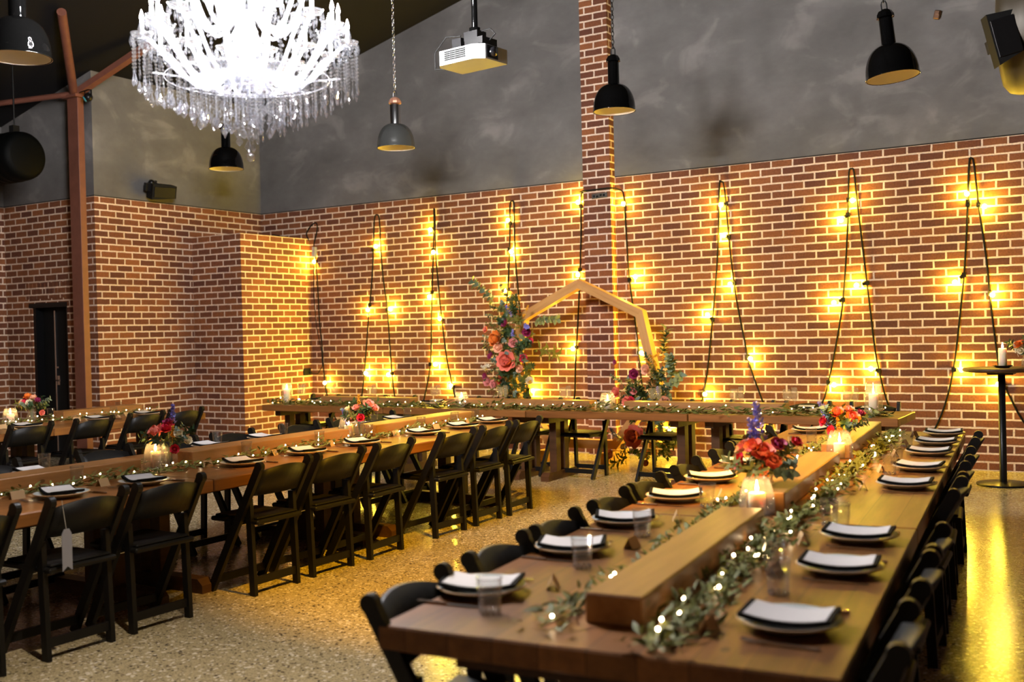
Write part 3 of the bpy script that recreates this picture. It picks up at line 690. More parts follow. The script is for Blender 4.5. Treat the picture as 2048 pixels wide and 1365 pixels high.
# ------------------------------------------------------------------ place settings; seat frame: +Y towards the table centre
def make_plate():
    p = thing('dinner_plate', 'pale stoneware dinner plate', 'plate')
    MB().lathe([(.0001,.004),(.075,.004),(.082,0),(.088,.004),(.118,.016),(.138,.023),(.140,.027),(.136,.028),(.116,.021),(.09,.012),(.0001,.011)], 40).build('dish', MAT['stoneware'], p)
    MB().lathe([(.1375,.0235),(.1425,.0262),(.1395,.0290),(.1365,.0285)], 40).build('rim', MAT['kraft'], p)
    return p
def sheet(w_, l_, z0, k, th, ny=8):
    vs = []; fs = []
    for i in range(ny+1):
        y = -l_/2+l_*i/ny; z = z0+k*y*y
        for x in (-w_/2, w_/2):
            vs += [(x, y, z), (x, y, z+th)]
    for i in range(ny):
        a = i*4; b_ = a+4
        fs += [(a, a+2, b_+2, b_), (a+1, b_+1, b_+3, a+3), (a, b_, b_+1, a+1), (a+2, a+3, b_+3, b_+2)]
    fs += [(0,1,3,2), (ny*4, ny*4+2, ny*4+3, ny*4+1)]
    return MB().add(vs, fs, False)
pl = Proto(make_plate())
def mk(name, cat, mb, mat):
    o = mb.build(name, MAT[mat]); tag(o, name, cat); return Proto(o)
napkin = mk('napkin', 'napkin', sheet(.165, .245, .021, 1.1, .011), 'napkin_black')
menu = mk('menu_card', 'menu', sheet(.148, .215, .0335, 1.1, .0012), 'paper')
card = mk('place_card', 'place card', MB().add([(-.036,-.02,0),(.036,-.02,0),(.036,0,.042),(-.036,0,.042),(.036,.02,0),(-.036,.02,0),(-.036,-.0187,0),(.036,-.0187,0),(.036,0,.0405),(-.036,0,.0405),(.036,.0187,0),(-.036,.0187,0)],
          [(0,1,2,3),(3,2,4,5),(6,9,8,7),(9,11,10,8),(0,3,9,6),(1,7,8,2),(3,5,11,9),(2,8,10,4)]), 'kraft')
def make_fork():
    f = thing('fork', 'steel fork', 'fork')
    g = MB().bar((0,-.10,.004), (0,.03,.007), .012, .003).add([(-.006,.03,.0055),(.006,.03,.0055),(.012,.055,.004),(-.012,.055,.004),(-.006,.03,.0085),(.006,.03,.0085),(.012,.055,.0065),(-.012,.055,.0065)],[(3,2,1,0),(4,5,6,7),(0,4,7,3),(1,2,6,5)])
    g.build('handle', MAT['cutlery_steel'], f)
    g = MB()
    for x in (-.0095,-.0032,.0032,.0095): g.bar((x,.053,.005), (x*.95,.10,.009), .0032, .0022)
    g.build('tines', MAT['cutlery_steel'], f); return f
def make_knife():
    f = thing('knife', 'steel knife', 'knife')
    MB().box(-.008, .008, -.11, -.01, 0, .009, b=.003).build('handle', MAT['rose_steel'], f)
    MB().prism([(-.009,-.01),(.008,-.01),(.010,.06),(.004,.105),(-.004,.11),(-.009,.09)], .002, .0045).build('blade', MAT['cutlery_steel'], f); return f
fork = Proto(make_fork()); knife = Proto(make_knife())
def make_tumbler():
    t_ = thing('tumbler', 'clear glass tumbler of water', 'glass')
    MB().lathe([(.0001,0),(.029,0),(.031,.004),(.0385,.105),(.0370,.1055),(.0300,.014),(.0001,.012)], 12).build('glass_wall', MAT['clear_glass'], t_)
    MB().lathe([(.0001,.0135),(.0298,.0145),(.0348,.074),(.0001,.074)], 20).build('water', MAT['water'], t_)
    f = MB()
    for k in range(10):
        a = 2*PI*k/10; f.ball((.0285*math.cos(a), .0285*math.sin(a), .008), .0062, 6)
    f.build('moulded_foot', MAT['cut_glass'], t_)
    MB().tube([(.0380*math.cos(a), .0380*math.sin(a), .1055) for a in [2*PI*i/24 for i in range(25)]], .0011, 5, False).build('rim', MAT['cut_glass'], t_); return t_
tumbler = Proto(make_tumbler())
def setting(p, ang, where, i, full=True, tilt=0.0):
    """p = plate centre; ang = rotation of the seat frame"""
    k = ORD[i]; c, s_ = math.cos(ang), math.sin(ang)
    at = lambda x, y: (p[0]+x*c-y*s_, p[1]+x*s_+y*c, ZT)
    g = where[0]
    pl((p[0], p[1], ZT), ang, f'pale round plate, {k} from the {where[1]}', 'plates on the '+g)
    a2 = ang+tilt+random.uniform(-.06, .06)
    napkin((p[0], p[1], ZT), a2, f'folded black napkin on the {k} plate from the {where[1]}', 'napkins on the '+g)
    menu((p[0], p[1], ZT), a2+random.uniform(-.05, .05), f'white menu card on the {k} plate from the {where[1]}', 'menu cards on the '+g)
    if full:
        fork(at(-.175+random.uniform(-.01,.01), -.01), ang+random.uniform(-.06,.06), f'steel fork beside the {k} plate from the {where[1]}', 'forks on the '+g)
        knife(at(.175+random.uniform(-.01,.01), -.02), ang+random.uniform(-.06,.06), f'table knife beside the {k} plate from the {where[1]}', 'knives on the '+g)
        card(at(-.13, .185), ang+random.uniform(-.4,.4), f'kraft place card behind the {k} plate from the {where[1]}', 'place cards on the '+g)
RL = ('right tables, aisle side', 'camera, aisle side of right tables'); RR = ('right tables, outer side', 'camera, outer side of right tables')
LN = ('left tables, aisle side', 'camera, aisle side of left tables'); LF = ('left tables, far side', 'camera, far side of left tables')
T4 = ('far left tables', 'camera, far left tables'); HD = ('head table', 'left, head table')
for i, p in enumerate([[-1.79,2.752],[-1.815,3.407],[-1.872,3.986],[-1.905,4.623],[-1.965,5.253],[-2.01,5.912],[-2.045,6.575],[-2.15,7.852]]): setting(p, -PI/2+RTA, RL, i, tilt=.3)
for i, p in enumerate([[-.833,2.799],[-.870,3.498],[-.931,4.033],[-1.015,5.395],[-1.065,6.044],[-1.13,6.745],[-1.180,7.315],[-1.225,7.905]]): setting(p, PI/2+RTA, RR, i)
for i, p in enumerate([[-4.88,3.483],[-4.84,3.98],[-4.92,4.815],[-4.94,5.435],[-4.945,6.028],[-4.94,6.797],[-4.945,7.362],[-4.955,7.849]]): setting(p, PI/2, LN, i, tilt=-.35)
for i, p in enumerate([[-5.83,3.994],[-5.93,5.488],[-5.95,6.072],[-5.95,7.269],[-5.95,7.795]]): setting(p, -PI/2, LF, i)
for i, p in enumerate([[-9.10,6.147],[-9.12,6.969],[-9.14,7.583],[-9.14,7.90]][:3]): setting(p, PI/2, T4, i)
for i, x in enumerate((-8.62, -7.9, -6.95, -6.3, -5.65, -4.95, -4.05, -3.25, -2.72, -2.15)): setting((x, 9.755), PI, HD, i)
for j, (nm, lst) in enumerate((('aisle side of right tables', [[-1.637,2.556],[-1.659,3.183],[-1.693,3.761],[-1.7,4.491],[-1.9,6.545],[-1.945,7.124]]),
        ('outer side of right tables', [[-.961,3.12],[-1.06,3.40],[-1.10,4.27],[-1.035,4.184],[-1.175,5.814],[-1.23,6.274],[-1.325,7.114]]),
        ('aisle side of left tables', [[-5.205,3.817],[-5.19,4.382],[-5.22,5.147],[-5.22,5.88],[-5.22,6.45],[-5.22,7.15],[-5.22,7.65],[-5.22,7.98]]),
        ('far side of left tables', [[-5.99,4.16],[-6.0,5.62],[-6.0,6.33],[-6.0,7.5],[-6.0,8.0]]),
        ('far left tables', [[-9.95,7.0],[-10.0,7.9],[-9.32,7.3]]))):
    for i, p in enumerate(lst): tumbler((p[0], p[1], ZT), 0, f'clear water tumbler, {ORD[i]} from the camera on the {nm}', 'water tumblers on the '+nm)

# ------------------------------------------------------------------ stemware on the head table
def make_flute(bowl):
    t_ = thing('wine_glass', 'clear stemmed glass', 'wine glass')
    prof = {'flute': [(.004,.085),(.016,.10),(.027,.13),(.030,.17),(.024,.225),(.0235,.225),(.029,.17),(.026,.13),(.014,.103),(.0001,.095)],
            'wine': [(.004,.085),(.022,.098),(.038,.125),(.041,.155),(.033,.205),(.0322,.205),(.040,.155),(.036,.126),(.02,.102),(.0001,.094)]}[bowl]
    MB().lathe(prof, 18).build('bowl', MAT['seeded_glass'], t_)
    MB().lathe([(.0001,0),(.034,0),(.034,.003),(.01,.007),(.0045,.02),(.0038,.085)], 16).build('stem', MAT['seeded_glass'], t_)
    return t_
flute = Proto(make_flute('flute')); wine = Proto(make_flute('wine'))
for i, x in enumerate((-8.83, -8.33, -7.74, -6.83, -5.95, -5.18, -4.17, -3.33, -2.82, -2.27)):
    k = (['first']+ORD[1:])[i]
    flute((x+.038, 9.645, ZT), 0, f'slim champagne flute, {k} from the left on the head table', 'champagne flutes on the head table')
    wine((x-.038, 9.665, ZT), 0, f'rounded wine glass, {k} from the left on the head table', 'wine glasses on the head table')

# ------------------------------------------------------------------ candles in glass shades
def candle(label, loc, r, h):
    c = thing('pillar_candle', label, 'candle', loc, 0, 'lit pillar candles')
    MB().lathe([(.0001,0),(r,0),(r,h-.004),(r-.004,h),(r*.7,h-.006),(.0001,h-.010)], 24).build('wax', MAT['wax'], c)
    MB().tube([(0,0,h-.011), (.001,0,h+.006)], .0015, 5).build('wick', MAT['black_matt'], c)
    MB().lathe([(.0006,h+.002),(.0065,h+.011),(.0075,h+.018),(.004,h+.034),(.0006,h+.052)], 8).build('flame', MAT['flame_glow'], c)
def hurricane(label, loc, rb, rtop, h):
    o = MB().lathe([(.0001,.0),(rb*.96,.0),(rb,.006),(rb*.99,h*.25),(rb*.93,h*.55),(rtop+(rb-rtop)*.35,h*.85),(rtop,h),(rtop-.003,h+.001),(rtop+(rb-rtop)*.33,h*.84),(rb*.91,h*.55),(rb*.965,h*.25),(rb*.96,.008),(.0001,.006)], 28).build('hurricane_glass', MAT['seeded_glass'], loc=loc)
    tag(o, label, 'candle glass', 'glass candle shades')
for where, x, y, r, h, rb, rtop, hh in (
    ('nearest the camera on the right tables', -1.447, 4.42, .037, .085, .078, .052, .155), ('farther along the right tables beside flowers', -1.585, 6.42, .037, .085, .080, .052, .165),
    ('on the left tables beside coral flowers', -5.38, 4.52, .033, .10, .078, .052, .155), ('on the left tables beside pale flowers', -5.42, 6.45, .034, .09, .082, .055, .165),
    ('at the left end of the head table', -8.86, 9.42, .037, .165, .062, .055, .25), ('on the head table behind the left tables', -6.33, 9.42, .034, .10, .078, .055, .165),
    ('on the head table before the arch', -4.60, 9.45, .034, .09, .085, .058, .17), ('at the right end of the head table', -2.03, 9.43, .040, .18, .078, .055, .30),
    ('at the left photo edge on the far left tables', -9.68, 6.36, .037, .10, .075, .052, .16)):
    candle('lit white pillar candle '+where, (x, y, ZT+.007), r, h)
    hurricane('clear glass shade round the candle '+where, (x, y, ZT), rb, rtop, hh)

# ------------------------------------------------------------------ flowers
def petal(L_, w_, cup, n=4):
    """petal along +Y from origin, curling up by cup"""
    vs = []; fs = []
    for i in range(n+1):
        t_ = i/n; hw = w_*math.sin(PI*(.12+.80*t_))**.8; y = L_*t_*math.cos(cup*t_*.7); z = L_*t_*math.sin(cup*t_)
        for x in (-1, 0, 1): vs.append((x*hw, y-abs(x)*L_*.03, z+abs(x)*hw*.45))
    for i in range(n):
        for j in range(2):
            a = i*3+j; fs.append((a, a+1, a+4, a+3))
    return vs, fs
def bloom_mesh(name, mat, rings, R_):
    g = MB()
    for ri, (n, el, L_, w_, cup) in enumerate(rings):
        for k in range(n):
            M = Matrix.Rotation(2*PI*(k+.5*(ri % 2)+random.uniform(-.1,.1))/n, 4, 'Z') @ Matrix.Rotation(el+random.uniform(-.08,.08), 4, 'X')
            vs, fs = petal(L_*R_, w_*R_, cup); g.add(vs, fs, True, M)
    return g.mesh(name, MAT[mat])
RAN = [(9,.05,1.0,.42,.5),(9,.35,.92,.40,.8),(8,.65,.80,.36,1.0),(7,.95,.66,.30,1.1),(5,1.2,.5,.24,1.2)]
ROSE = [(6,.1,1.0,.52,.7),(6,.45,.85,.46,1.0),(5,.8,.72,.40,1.2),(4,1.1,.6,.3,1.3)]
DAIS = [(14,.05,1.0,.16,.2),(14,.2,.85,.15,.3)]
BL = {k: bloom_mesh('bloom', 'petal_'+c, rg_, 1.0) for k, c, rg_ in (('coral','coral',RAN),('pink','pink',ROSE),('red','red',RAN),('magenta','magenta',ROSE),('orange','orange',RAN),('cream','cream',ROSE),('peach','peach',ROSE),('daisy','orange',DAIS))}
def spike_mesh(mat):
    g = MB()
    for i in range(19):
        t_ = i/19; a = i*2.4; r_ = .30*(1-t_*.75)
        for k in range(5):
            M = Matrix.Translation((r_*math.cos(a), r_*math.sin(a), t_*2.0+random.uniform(-.1,.1))) @ Matrix.Rotation(a+1.257*k, 4, 'Z') @ Matrix.Rotation(random.uniform(-.2,.9), 4, 'X')
            vs, fs = petal(.24, .12, .5, 2); g.add(vs, fs, True, M)
    return g.tube([(0,0,-1.0), (0,0,2.0)], .025, 5).mesh('flower_spike', MAT[mat])
BL['blue'] = spike_mesh('petal_blue'); BL['yellow'] = spike_mesh('petal_yellow'); BL['white'] = spike_mesh('petal_white')
def leaf(L_, w_, bend=.25):
    return [(0,0,0),(-w_*.8,L_*.35,.15*w_),(w_*.8,L_*.35,.15*w_),(0,L_*.4,-.1*w_),(-w_*.6,L_*.7,-bend*L_*.3),(w_*.6,L_*.7,-bend*L_*.3),(0,L_*.72,-bend*L_*.35),(0,L_,-bend*L_)], [(0,3,1),(0,2,3),(1,3,6,4),(3,2,5,6),(4,6,7),(6,5,7)]
def spray_mesh(name, mat, n, L_, lw, ln, round_=False):
    g = MB(); pts = [Vector((.06*math.sin(i*.9), .05*math.cos(i*.7)-.05, L_*i/6)) for i in range(7)]
    g.tube(pts, .008, 4)
    for i in range(n):
        t_ = .15+.85*i/n; p = pts[min(5, int(t_*6))].lerp(pts[min(6, int(t_*6)+1)], t_*6 % 1)
        M = Matrix.Translation(p) @ Matrix.Rotation(i*2.4, 4, 'Z') @ Matrix.Rotation(random.uniform(.1, .9), 4, 'X')
        vs, fs = leaf(ln*random.uniform(.7,1.1), lw*(1.5 if round_ else 1)); g.add(vs, fs, True, M)
    return g.mesh(name, MAT[mat])
SPR = {'olive': spray_mesh('leaf_spray','leaf_olive',22,1,.07,.36), 'euc': spray_mesh('leaf_spray','leaf_eucalyptus',26,1,.075,.20,True), 'dark': spray_mesh('leaf_spray','leaf_dark',26,1,.085,.30)}
def orient(d, roll=0.0):
    d = Vector(d).normalized(); q = Vector((0,0,1)).rotation_difference(d).to_matrix().to_4x4()
    return q @ Matrix.Rotation(roll, 4, 'Z')
def add_part(me, name, par, pos, d, sc):
    o = bpy.data.objects.new(name, me); COL.objects.link(o); o.parent = par
    o.matrix_local = Matrix.Translation(pos) @ orient(d, random.uniform(0, 6.28)) @ Matrix.Diagonal((sc, sc, sc, 1))
    return o
def bouquet(label, loc, blooms, seed, r=.10, zc=.20, nspray=10, cat='flowers', viewer=True):
    random.seed(seed)
    b = thing('flower_bouquet', label, cat, loc, 0, 'bright table bouquets')
    C = Vector((0,0,.13)); st = MB()
    for kind, dx, dy, dz, sc in blooms:
        p = Vector((dx, dy, dz)); d = (p-C).normalized()+Vector((0,-.35,.1))
        add_part(BL[kind], 'flower_spike' if kind in ('blue','yellow','white') else 'bloom', b, p, d if kind not in ('blue','yellow','white') else (dx, dy, .25), sc)
        st.tube([(dx*.08, dy*.08, .02), (dx*.2, dy*.2, .13), p], .0022, 4)
    st.build('stems', MAT['stem_green'], b)
    for i in range(nspray):
        a = 2*PI*i/nspray+random.uniform(-.3,.3); el = random.uniform(.15, 1.0)
        d = Vector((math.cos(a)*math.cos(el), math.sin(a)*math.cos(el), math.sin(el)))
        add_part(SPR[random.choice(('olive','euc','dark','dark'))], 'leaf_spray', b, C+d*.03, d, random.uniform(.12, .19))
    random.seed(seed+1)
def vase(label, loc, rb=.045, h=.13):
    v = thing('glass_vase', label, 'vase', loc, 0, 'clear glass bud vases')
    MB().lathe([(.0001,0),(rb*.8,0),(rb,.02),(rb*1.05,h*.45),(rb*.8,h*.72),(rb*.62,h*.84),(rb*.78,h),(rb*.75,h),(rb*.58,h*.84),(rb*.76,h*.71),(rb*1.0,h*.44),(rb*.94,.022),(.0001,.006)], 20).build('jar', MAT['seeded_glass'], v)
    MB().lathe([(.0001,.008),(rb*.92,.022),(rb*.98,h*.44),(rb*.85,h*.62),(.0001,h*.62)], 18).build('water', MAT['water'], v)
mixA = [('red',-.10,-.03,.17,.045),('coral',.01,-.05,.22,.062),('coral',-.03,-.06,.25,.05),('magenta',.06,-.02,.25,.05),('pink',-.08,-.02,.24,.05),('daisy',.0,-.09,.14,.05),('red',-.09,-.07,.20,.035),('red',.13,.02,.27,.035),('blue',-.03,.02,.28,.085),('blue',-.06,.04,.24,.07),('coral',.05,-.06,.19,.045),('cream',-.13,.04,.21,.035)]
mixB = [('coral',-.03,-.05,.24,.052),('coral',.05,-.04,.21,.055),('pink',.02,.0,.25,.045),('red',-.11,-.05,.19,.04),('red',-.06,-.07,.14,.038),('blue',-.09,.0,.16,.07),('yellow',-.02,-.07,.14,.045),('daisy',.0,-.09,.12,.05),('magenta',.08,.03,.23,.04),('blue',-.12,.03,.2,.06)]
mixC = [('coral',-.04,-.05,.20,.075),('orange',-.07,-.03,.17,.06),('red',.02,-.03,.23,.055),('magenta',.0,.0,.26,.05),('cream',.10,-.02,.20,.042),('cream',.11,.03,.16,.04),('yellow',.07,-.04,.19,.04),('red',.10,-.05,.12,.035),('blue',-.01,.03,.27,.06),('orange',-.02,-.07,.10,.04),('peach',-.11,.0,.12,.03)]
mixD = [('cream',-.08,-.03,.21,.045),('cream',-.05,-.05,.15,.04),('pink',.0,-.03,.22,.045),('pink',.08,.0,.24,.06),('red',.06,-.06,.16,.038),('pink',.12,.02,.22,.045),('blue',-.10,-.02,.10,.065),('yellow',.01,-.02,.26,.04),('pink',-.01,-.06,.15,.035)]
mixE = [('orange',.0,-.03,.25,.05),('peach',-.07,-.03,.19,.055),('cream',.05,-.05,.19,.045),('pink',-.04,-.01,.21,.05),('magenta',.10,.0,.21,.04),('peach',.03,.0,.23,.05),('orange',-.10,.0,.16,.04),('coral',.13,.02,.10,.035),('red',-.01,-.06,.20,.04)]
for lb, p, mx, sd in (('coral and red bouquet with a tall blue spike, right tables', (-1.50, 4.72), mixA, 11), ('coral bouquet with blue florets farther along the right tables', (-1.62, 6.72), mixB, 12),
        ('orange and crimson bouquet with cream blooms on the left tables', (-5.36, 4.62), mixC, 13), ('pale pink and cream bouquet on the left tables', (-5.31, 6.46), mixD, 14), ('peach and cream bouquet on the far left tables', (-9.72, 6.62), mixE, 15)):
    vase('clear vase holding the '+lb, (p[0], p[1], ZT)); bouquet(lb, (p[0], p[1], ZT), mx, sd)

# ------------------------------------------------------------------ garlands and fairy lights
def garland(label, path, width, dens, seed, mat='leaf_olive', ln=.075, hgt=.05, drop=0.0):
    random.seed(seed); g = MB(); path = [Vector(p) for p in path]
    L_ = sum((path[i+1]-path[i]).length for i in range(len(path)-1)); N = int(L_*dens)
    cum = [0]
    for i in range(len(path)-1): cum.append(cum[-1]+(path[i+1]-path[i]).length)
    def at(s_):
        for i in range(len(path)-1):
            if s_ <= cum[i+1] or i == len(path)-2:
                t_ = (s_-cum[i])/(cum[i+1]-cum[i]); return path[i].lerp(path[i+1], t_), (path[i+1]-path[i]).normalized()
    side = None; stem = []
    for i in range(int(L_/.06)+1):
        p, t_ = at(min(L_, i*.06)); sd_ = t_.cross(Vector((0,0,1)))
        stem.append(p+sd_*width*.25*math.sin(i*.9)+Vector((0,0,.010+.006*math.sin(i*1.7))))
    g.tube(stem, .0028, 4)
    for i in range(N):
        s_ = L_*(i+random.random())/N; p, t_ = at(s_); sd_ = t_.cross(Vector((0,0,1)))
        clump = .55+.75*abs(math.sin(s_*5.3+seed)*math.cos(s_*2.1))
        off = random.gauss(0, .34)*width*clump; z = max(.006, random.random()**1.5*hgt*clump)
        q = p+sd_*off+Vector((0,0,z))
        a = random.uniform(-1.0, 1.0)+(PI if random.random() < .3 else 0); el = random.uniform(-.15, .75)
        d = (t_*math.cos(a)+sd_*math.sin(a))*math.cos(el)+Vector((0,0,1))*math.sin(el)
        y = d.normalized(); x = y.cross(Vector((0,0,1))).normalized(); zz = x.cross(y)
        M = Matrix(((x.x,y.x,zz.x,q.x),(x.y,y.y,zz.y,q.y),(x.z,y.z,zz.z,q.z),(0,0,0,1))) @ Matrix.Rotation(random.uniform(-.7,.7), 4, 'Y')
        k = random.uniform(.55, 1.15)
        vs, fs = leaf(ln*k, ln*.17*k, .12); g.add([tuple(v) for v in vs], fs, True, M)
    o = g.build('leaf_garland', MAT[mat]); tag(o, label, 'garland', 'olive leaf garlands on the tables')
    mid = path[len(path)//2]
    for bc, rz, hw, hl in BEAMS:    # leaves lie beside the beams, not inside them
        ca, sa = math.cos(rz), math.sin(rz); dm = mid-bc; side = 1 if dm.x*ca+dm.y*sa > 0 else -1
        for v in o.data.vertices:
            if v.co.z > ZT+BH+.002: continue
            dx, dy = v.co.x-bc.x, v.co.y-bc.y; lx = dx*ca+dy*sa; ly = -dx*sa+dy*ca
            if abs(lx) < hw+.003 and abs(ly) < hl+.003:
                lx = side*(hw+.004); v.co.x = bc.x+lx*ca-ly*sa; v.co.y = bc.y+lx*sa+ly*ca
    for v in o.data.vertices:       # leaves lie on the timber, not through it
        if drop == 0.0 and v.co.z < ZT+.003: v.co.z = ZT+.003
    return stem
fairy_me = MB().ball((0,0,0), .0048, 6).mesh('fairy_bulb', MAT['fairy_glow'])
def fairy(label, path, n, width, seed, zmin=.012, zmax=.06):
    random.seed(seed); path = [Vector(p) for p in path]; cum = [0]
    for i in range(len(path)-1): cum.append(cum[-1]+(path[i+1]-path[i]).length)
    f = thing('fairy_light_string', label, 'fairy lights', (0,0,0), 0, 'warm fairy light strings'); pts = []
    for i in range(n):
        s_ = cum[-1]*(i+random.uniform(.2,.8))/n
        j = max(k for k in range(len(path)-1) if cum[k] <= s_); t_ = (path[j+1]-path[j]).normalized()
        p = path[j]+t_*(s_-cum[j])+t_.cross(Vector((0,0,1)))*random.uniform(-.5,.5)*width
        pts.append(p+Vector((0,0,random.uniform(zmin, zmax))))
    MB().tube(smooth([p-Vector((0,0,.006)) for p in pts], 2), .0011, 4).build('wire', MAT['wire_copper'], f)
    for p in pts:
        o = bpy.data.objects.new('fairy_bulb', fairy_me); COL.objects.link(o); o.parent = f; o.location = p
R3 = lambda x, y: (*rtp(x, y), ZT)
runs = (('along the aisle side of the right tables', [R3(-.18,.12), R3(-.16,.5), R3(-.135,1.1), R3(-.15,1.75), R3(-.20,2.1), R3(-.16,2.8), R3(-.15,3.7), R3(-.18,4.1), R3(-.15,5.5)], .085, 260, 34),
        ('along the outer side of the right tables', [R3(.16,.02), R3(.17,.5), R3(.16,1.1), R3(.15,1.8), R3(.19,2.2), R3(.17,2.9), R3(.17,3.7), R3(.20,4.3), R3(.18,5.55)], .13, 430, 46),
        ('along the aisle side of the left tables', [(-5.20,2.6,ZT),(-5.17,3.3,ZT),(-5.14,4.0,ZT),(-5.12,4.5,ZT),(-5.17,5.2,ZT),(-5.18,6.0,ZT),(-5.13,6.5,ZT),(-5.18,7.2,ZT),(-5.18,8.05,ZT)], .11, 280, 46),
        ('along the far side of the left tables', [(-5.60,2.6,ZT),(-5.58,4.0,ZT),(-5.60,5.2,ZT),(-5.57,6.6,ZT),(-5.58,8.0,ZT)], .08, 90, 14),
        ('along the far left tables', [(-9.50,4.7,ZT),(-9.48,5.6,ZT),(-9.52,6.4,ZT),(-9.50,7.1,ZT),(-9.55,8.0,ZT)], .20, 190, 34),
        ('behind the beams of the far left tables', [(-9.92,5.0,ZT),(-9.90,6.4,ZT),(-9.92,8.0,ZT)], .10, 110, 14))
for i, (wh, pa, wd, de, nf) in enumerate(runs):
    garland('olive leaf garland '+wh, pa, wd, de, 30+i, 'leaf_olive', .058)
    fairy('warm fairy lights strung '+wh, pa, nf, wd*.9, 60+i)
hp = [(-8.95,9.24,ZT),(-8.2,9.23,ZT),(-7.3,9.22,ZT),(-6.4,9.23,ZT),(-5.5,9.22,ZT),(-4.6,9.23,ZT),(-3.6,9.22,ZT),(-2.7,9.23,ZT),(-1.85,9.26,ZT)]
garland('long olive leaf garland along the front edge of the head table', hp, .13, 230, 41, 'leaf_olive', .085, .06, 1.0)
fairy('warm fairy lights along the front of the head table', hp, 62, .14, 71, .02, .085)

# ------------------------------------------------------------------ wooden arch with flowers
AC = (-5.605, 10.85, 1.08); AR = 1.03; TH = .10; TD = .12
ar = thing('wedding_arch', 'seven sided timber wedding arch before the brick wall', 'arch', (AC[0], AC[1], 0))
V7 = [(AR*math.sin(2*PI*k/7), AR*math.cos(2*PI*k/7)) for k in range(7)]
for k in range(7):
    a, b_ = V7[k], V7[(k+1) % 7]; rin = AR-TH/math.cos(PI/7)
    q = [a, b_, (b_[0]*rin/AR, b_[1]*rin/AR), (a[0]*rin/AR, a[1]*rin/AR)]
    n = 4; vs = [(x, -TD/2, AC[2]+z) for x, z in q]+[(x, TD/2, AC[2]+z) for x, z in q]
    # own object with grain along its length: local Y along the timber
    mid = Vector(((a[0]+b_[0])/2, 0, AC[2]+(a[1]+b_[1])/2)); d = Vector((b_[0]-a[0], 0, b_[1]-a[1])).normalized()
    x_ = d.cross(Vector((0,1,0))); M = Matrix(((x_.x,d.x,0,mid.x),(x_.y,d.y,1,mid.y),(x_.z,d.z,0,mid.z),(0,0,0,1)))
    Mi = M.inverted(); fs = [(0,1,2,3),(7,6,5,4)]+[(i, 4+i, 4+(i+1)%4, (i+1)%4) for i in range(4)]
    o = MB().add([tuple(Mi @ Vector(v)) for v in vs], fs).build('timber', MAT['arch_timber'], ar); o.matrix_local = M
for sx in (-1, 1):
    M = Matrix.Translation((sx*.40, 0, 0))
    o = MB().box(-.055, .055, -.27, .27, 0, .135, b=.004).build('foot', MAT['arch_timber'], ar, (sx*.40, 0, 0))
def big_flowers(label, loc, blooms, sprays, seed):
    random.seed(seed)
    b = thing('flower_cluster', label, 'flowers', loc)
    for kind, dx, dy, dz, sc in blooms:
        sp_ = kind in ('blue','yellow','white')
        add_part(BL[kind], 'flower_spike' if sp_ else 'bloom', b, (dx, dy, dz), (dx*1.2+random.uniform(-.2,.2), -.9, .15) if not sp_ else (dx+random.uniform(-.4,.4), -.5, random.uniform(-.3,.9)), sc*(1.0 if sp_ else 1.22))
    for kind, dx, dy, dz, d, sc in sprays: add_part(SPR[kind], 'leaf_spray', b, (dx, dy, dz), d, sc)
bl1 = [('magenta',-.02,-.15,1.62,.055),('magenta',.24,-.12,1.50,.06),('orange',-.12,-.18,1.43,.095),('pink',.09,-.17,1.38,.060),('peach',-.08,-.20,1.33,.068),('magenta',-.22,-.15,1.24,.055),('red',.20,-.14,1.20,.05),('coral',.02,-.20,1.17,.115),('peach',.16,-.15,1.08,.05),('pink',-.29,-.13,.92,.058),('pink',-.19,-.16,.90,.055),('red',-.11,-.15,.95,.05),('magenta',-.33,-.12,.99,.045),('yellow',.24,-.14,.92,.055),('cream',.27,-.14,.94,.05),('peach',-.06,-.16,.70,.055),('pink',-.2,-.12,.60,.055),('red',.27,-.10,1.40,.04),('blue',.07,-.14,1.70,.075),('blue',.22,-.13,1.58,.085),('blue',.05,-.14,1.45,.06),('yellow',.10,-.14,1.80,.05),('yellow',.16,-.14,1.88,.04),('yellow',.25,-.14,1.76,.04),('yellow',.05,-.14,1.75,.045),('yellow',.20,-.14,1.70,.04),('yellow',.20,-.12,.66,.07),('yellow',.05,-.12,.84,.06),('white',-.28,-.12,1.12,.06),('white',-.33,-.12,1.06,.05),('white',-.06,-.12,.62,.06),('coral',-.34,-.08,1.55,.04)]
sp1 = []
random.seed(5)
for i in range(110):
    z = random.uniform(.72, 1.84); a = random.uniform(0, 6.28)
    sp1.append((random.choice(('dark','dark','euc','olive')), random.uniform(-.19,.2), random.uniform(-.13,-.03), z, (math.cos(a)*.8, -.6+random.uniform(-.3,.3), math.sin(a)*.8), random.uniform(.13,.22)))
sp1 += [('euc',-.20,-.08,1.85,(-1,-.1,.75),.42),('euc',.3,-.08,1.62,(1,-.2,.0),.36),('olive',.3,-.08,1.3,(1,-.1,-.15),.34),('olive',.15,-.08,.75,(.4,-.1,-1),.34),('euc',.0,-.08,1.8,(-.3,-.2,1),.28)]
big_flowers('tall cluster of coral, pink and magenta flowers on the left of the arch', (-6.42, 10.72, 0), bl1, sp1, 21)
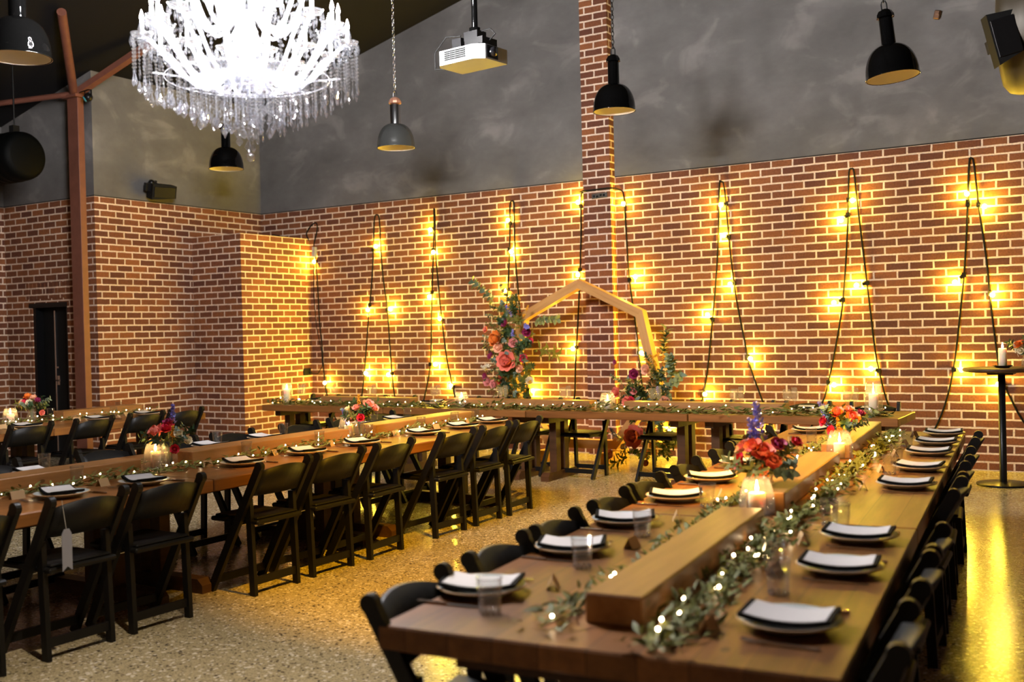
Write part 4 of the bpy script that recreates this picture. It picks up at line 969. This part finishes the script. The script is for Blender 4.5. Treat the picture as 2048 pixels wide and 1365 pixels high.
bl2 = [('magenta',-.20,-.20,1.02,.065),('peach',-.05,-.22,1.07,.06),('magenta',-.45,-.15,1.15,.035),('coral',-.42,-.20,.82,.06),('coral',-.30,-.20,.72,.055),('pink',-.22,-.18,.84,.05),('peach',.14,-.20,.72,.065),('red',-.25,-.2,.73,.045),('coral',-.18,-.24,.34,.12),('pink',-.50,-.2,.13,.055),('red',-.58,-.15,.36,.045),('cream',-.36,-.2,.22,.035),('blue',-.48,-.16,.32,.07),('blue',.05,-.15,.78,.07),('yellow',.02,-.14,1.10,.05),('yellow',.10,-.14,1.18,.05),('yellow',-.05,-.14,1.12,.045),('yellow',.06,-.14,1.25,.045),('yellow',.13,-.14,1.08,.045),('yellow',-.02,-.14,1.20,.04),('yellow',-.12,-.18,.12,.06),('white',.2,-.15,.70,.06),('pink',-.1,-.18,.05,.04)]
sp2 = []
for i in range(80):
    z = random.uniform(.12, 1.05); a = random.uniform(0, 6.28)
    sp2.append((random.choice(('dark','dark','euc','euc')), random.uniform(-.42,.18) if z < .9 else random.uniform(-.1,.2), random.uniform(-.12,-.04), z, (math.cos(a), -.5, math.sin(a)*.8), random.uniform(.15,.25)))
sp2 += [('euc',.10,-.10,.85,(.6,-.4,.5),.34),('euc',.15,-.1,.95,(.2,-.4,.8),.34),('dark',.1,-.08,1.15,(.1,-.1,1),.36),('olive',-.3,-.15,.1,(-.4,-.6,-.1),.3),('dark',.1,-.1,.35,(.8,-.4,-.2),.3)]
big_flowers('low cluster of coral and burgundy flowers at the right foot of the arch', (-4.57, 10.72, 0), bl2, sp2, 22)

# ------------------------------------------------------------------ bar table at the right
bt = thing('bar_table', 'tall round black bar table near the brick wall at right', 'bar table', (-1.14, 10.62, 0))
MB().lathe([(.0001,1.045),(.30,1.045),(.335,1.052),(.335,1.075),(.325,1.082),(.0001,1.082)], 40).build('round_top', MAT['trestle_timber'], bt)
MB().lathe([(.032,.02),(.032,1.02),(.0001,1.02)], 18).box(-.11, .11, -.11, .11, 1.02, 1.045).build('pole', MAT['black_metal'], bt)
MB().lathe([(.0001,.0),(.23,.0),(.235,.01),(.22,.018),(.05,.028),(.0001,.03)], 36).build('base_disc', MAT['black_metal'], bt)
ps = MB().lathe([(.0001,.003),(.055,.0),(.085,.018),(.087,.022),(.06,.009),(.0001,.008)], 24).build('candle_dish', MAT['black_enamel'], loc=(-1.125, 10.60, 1.082))
tag(ps, 'small black dish under the candle on the bar table', 'dish')
candle('lit white pillar candle on the tall bar table', (-1.125, 10.60, 1.091), .036, .17)
vase('clear vase on the bar table at the right photo edge', (-.93, 10.60, 1.082), .04, .12)
bouquet('orange and white bouquet at the right photo edge on the bar table', (-.93, 10.60, 1.082), [('orange',-.05,-.05,.20,.05),('white',-.07,-.05,.14,.04),('coral',.0,-.04,.22,.05),('cream',-.03,-.06,.15,.04),('peach',.05,.0,.2,.05)], 16, nspray=7)
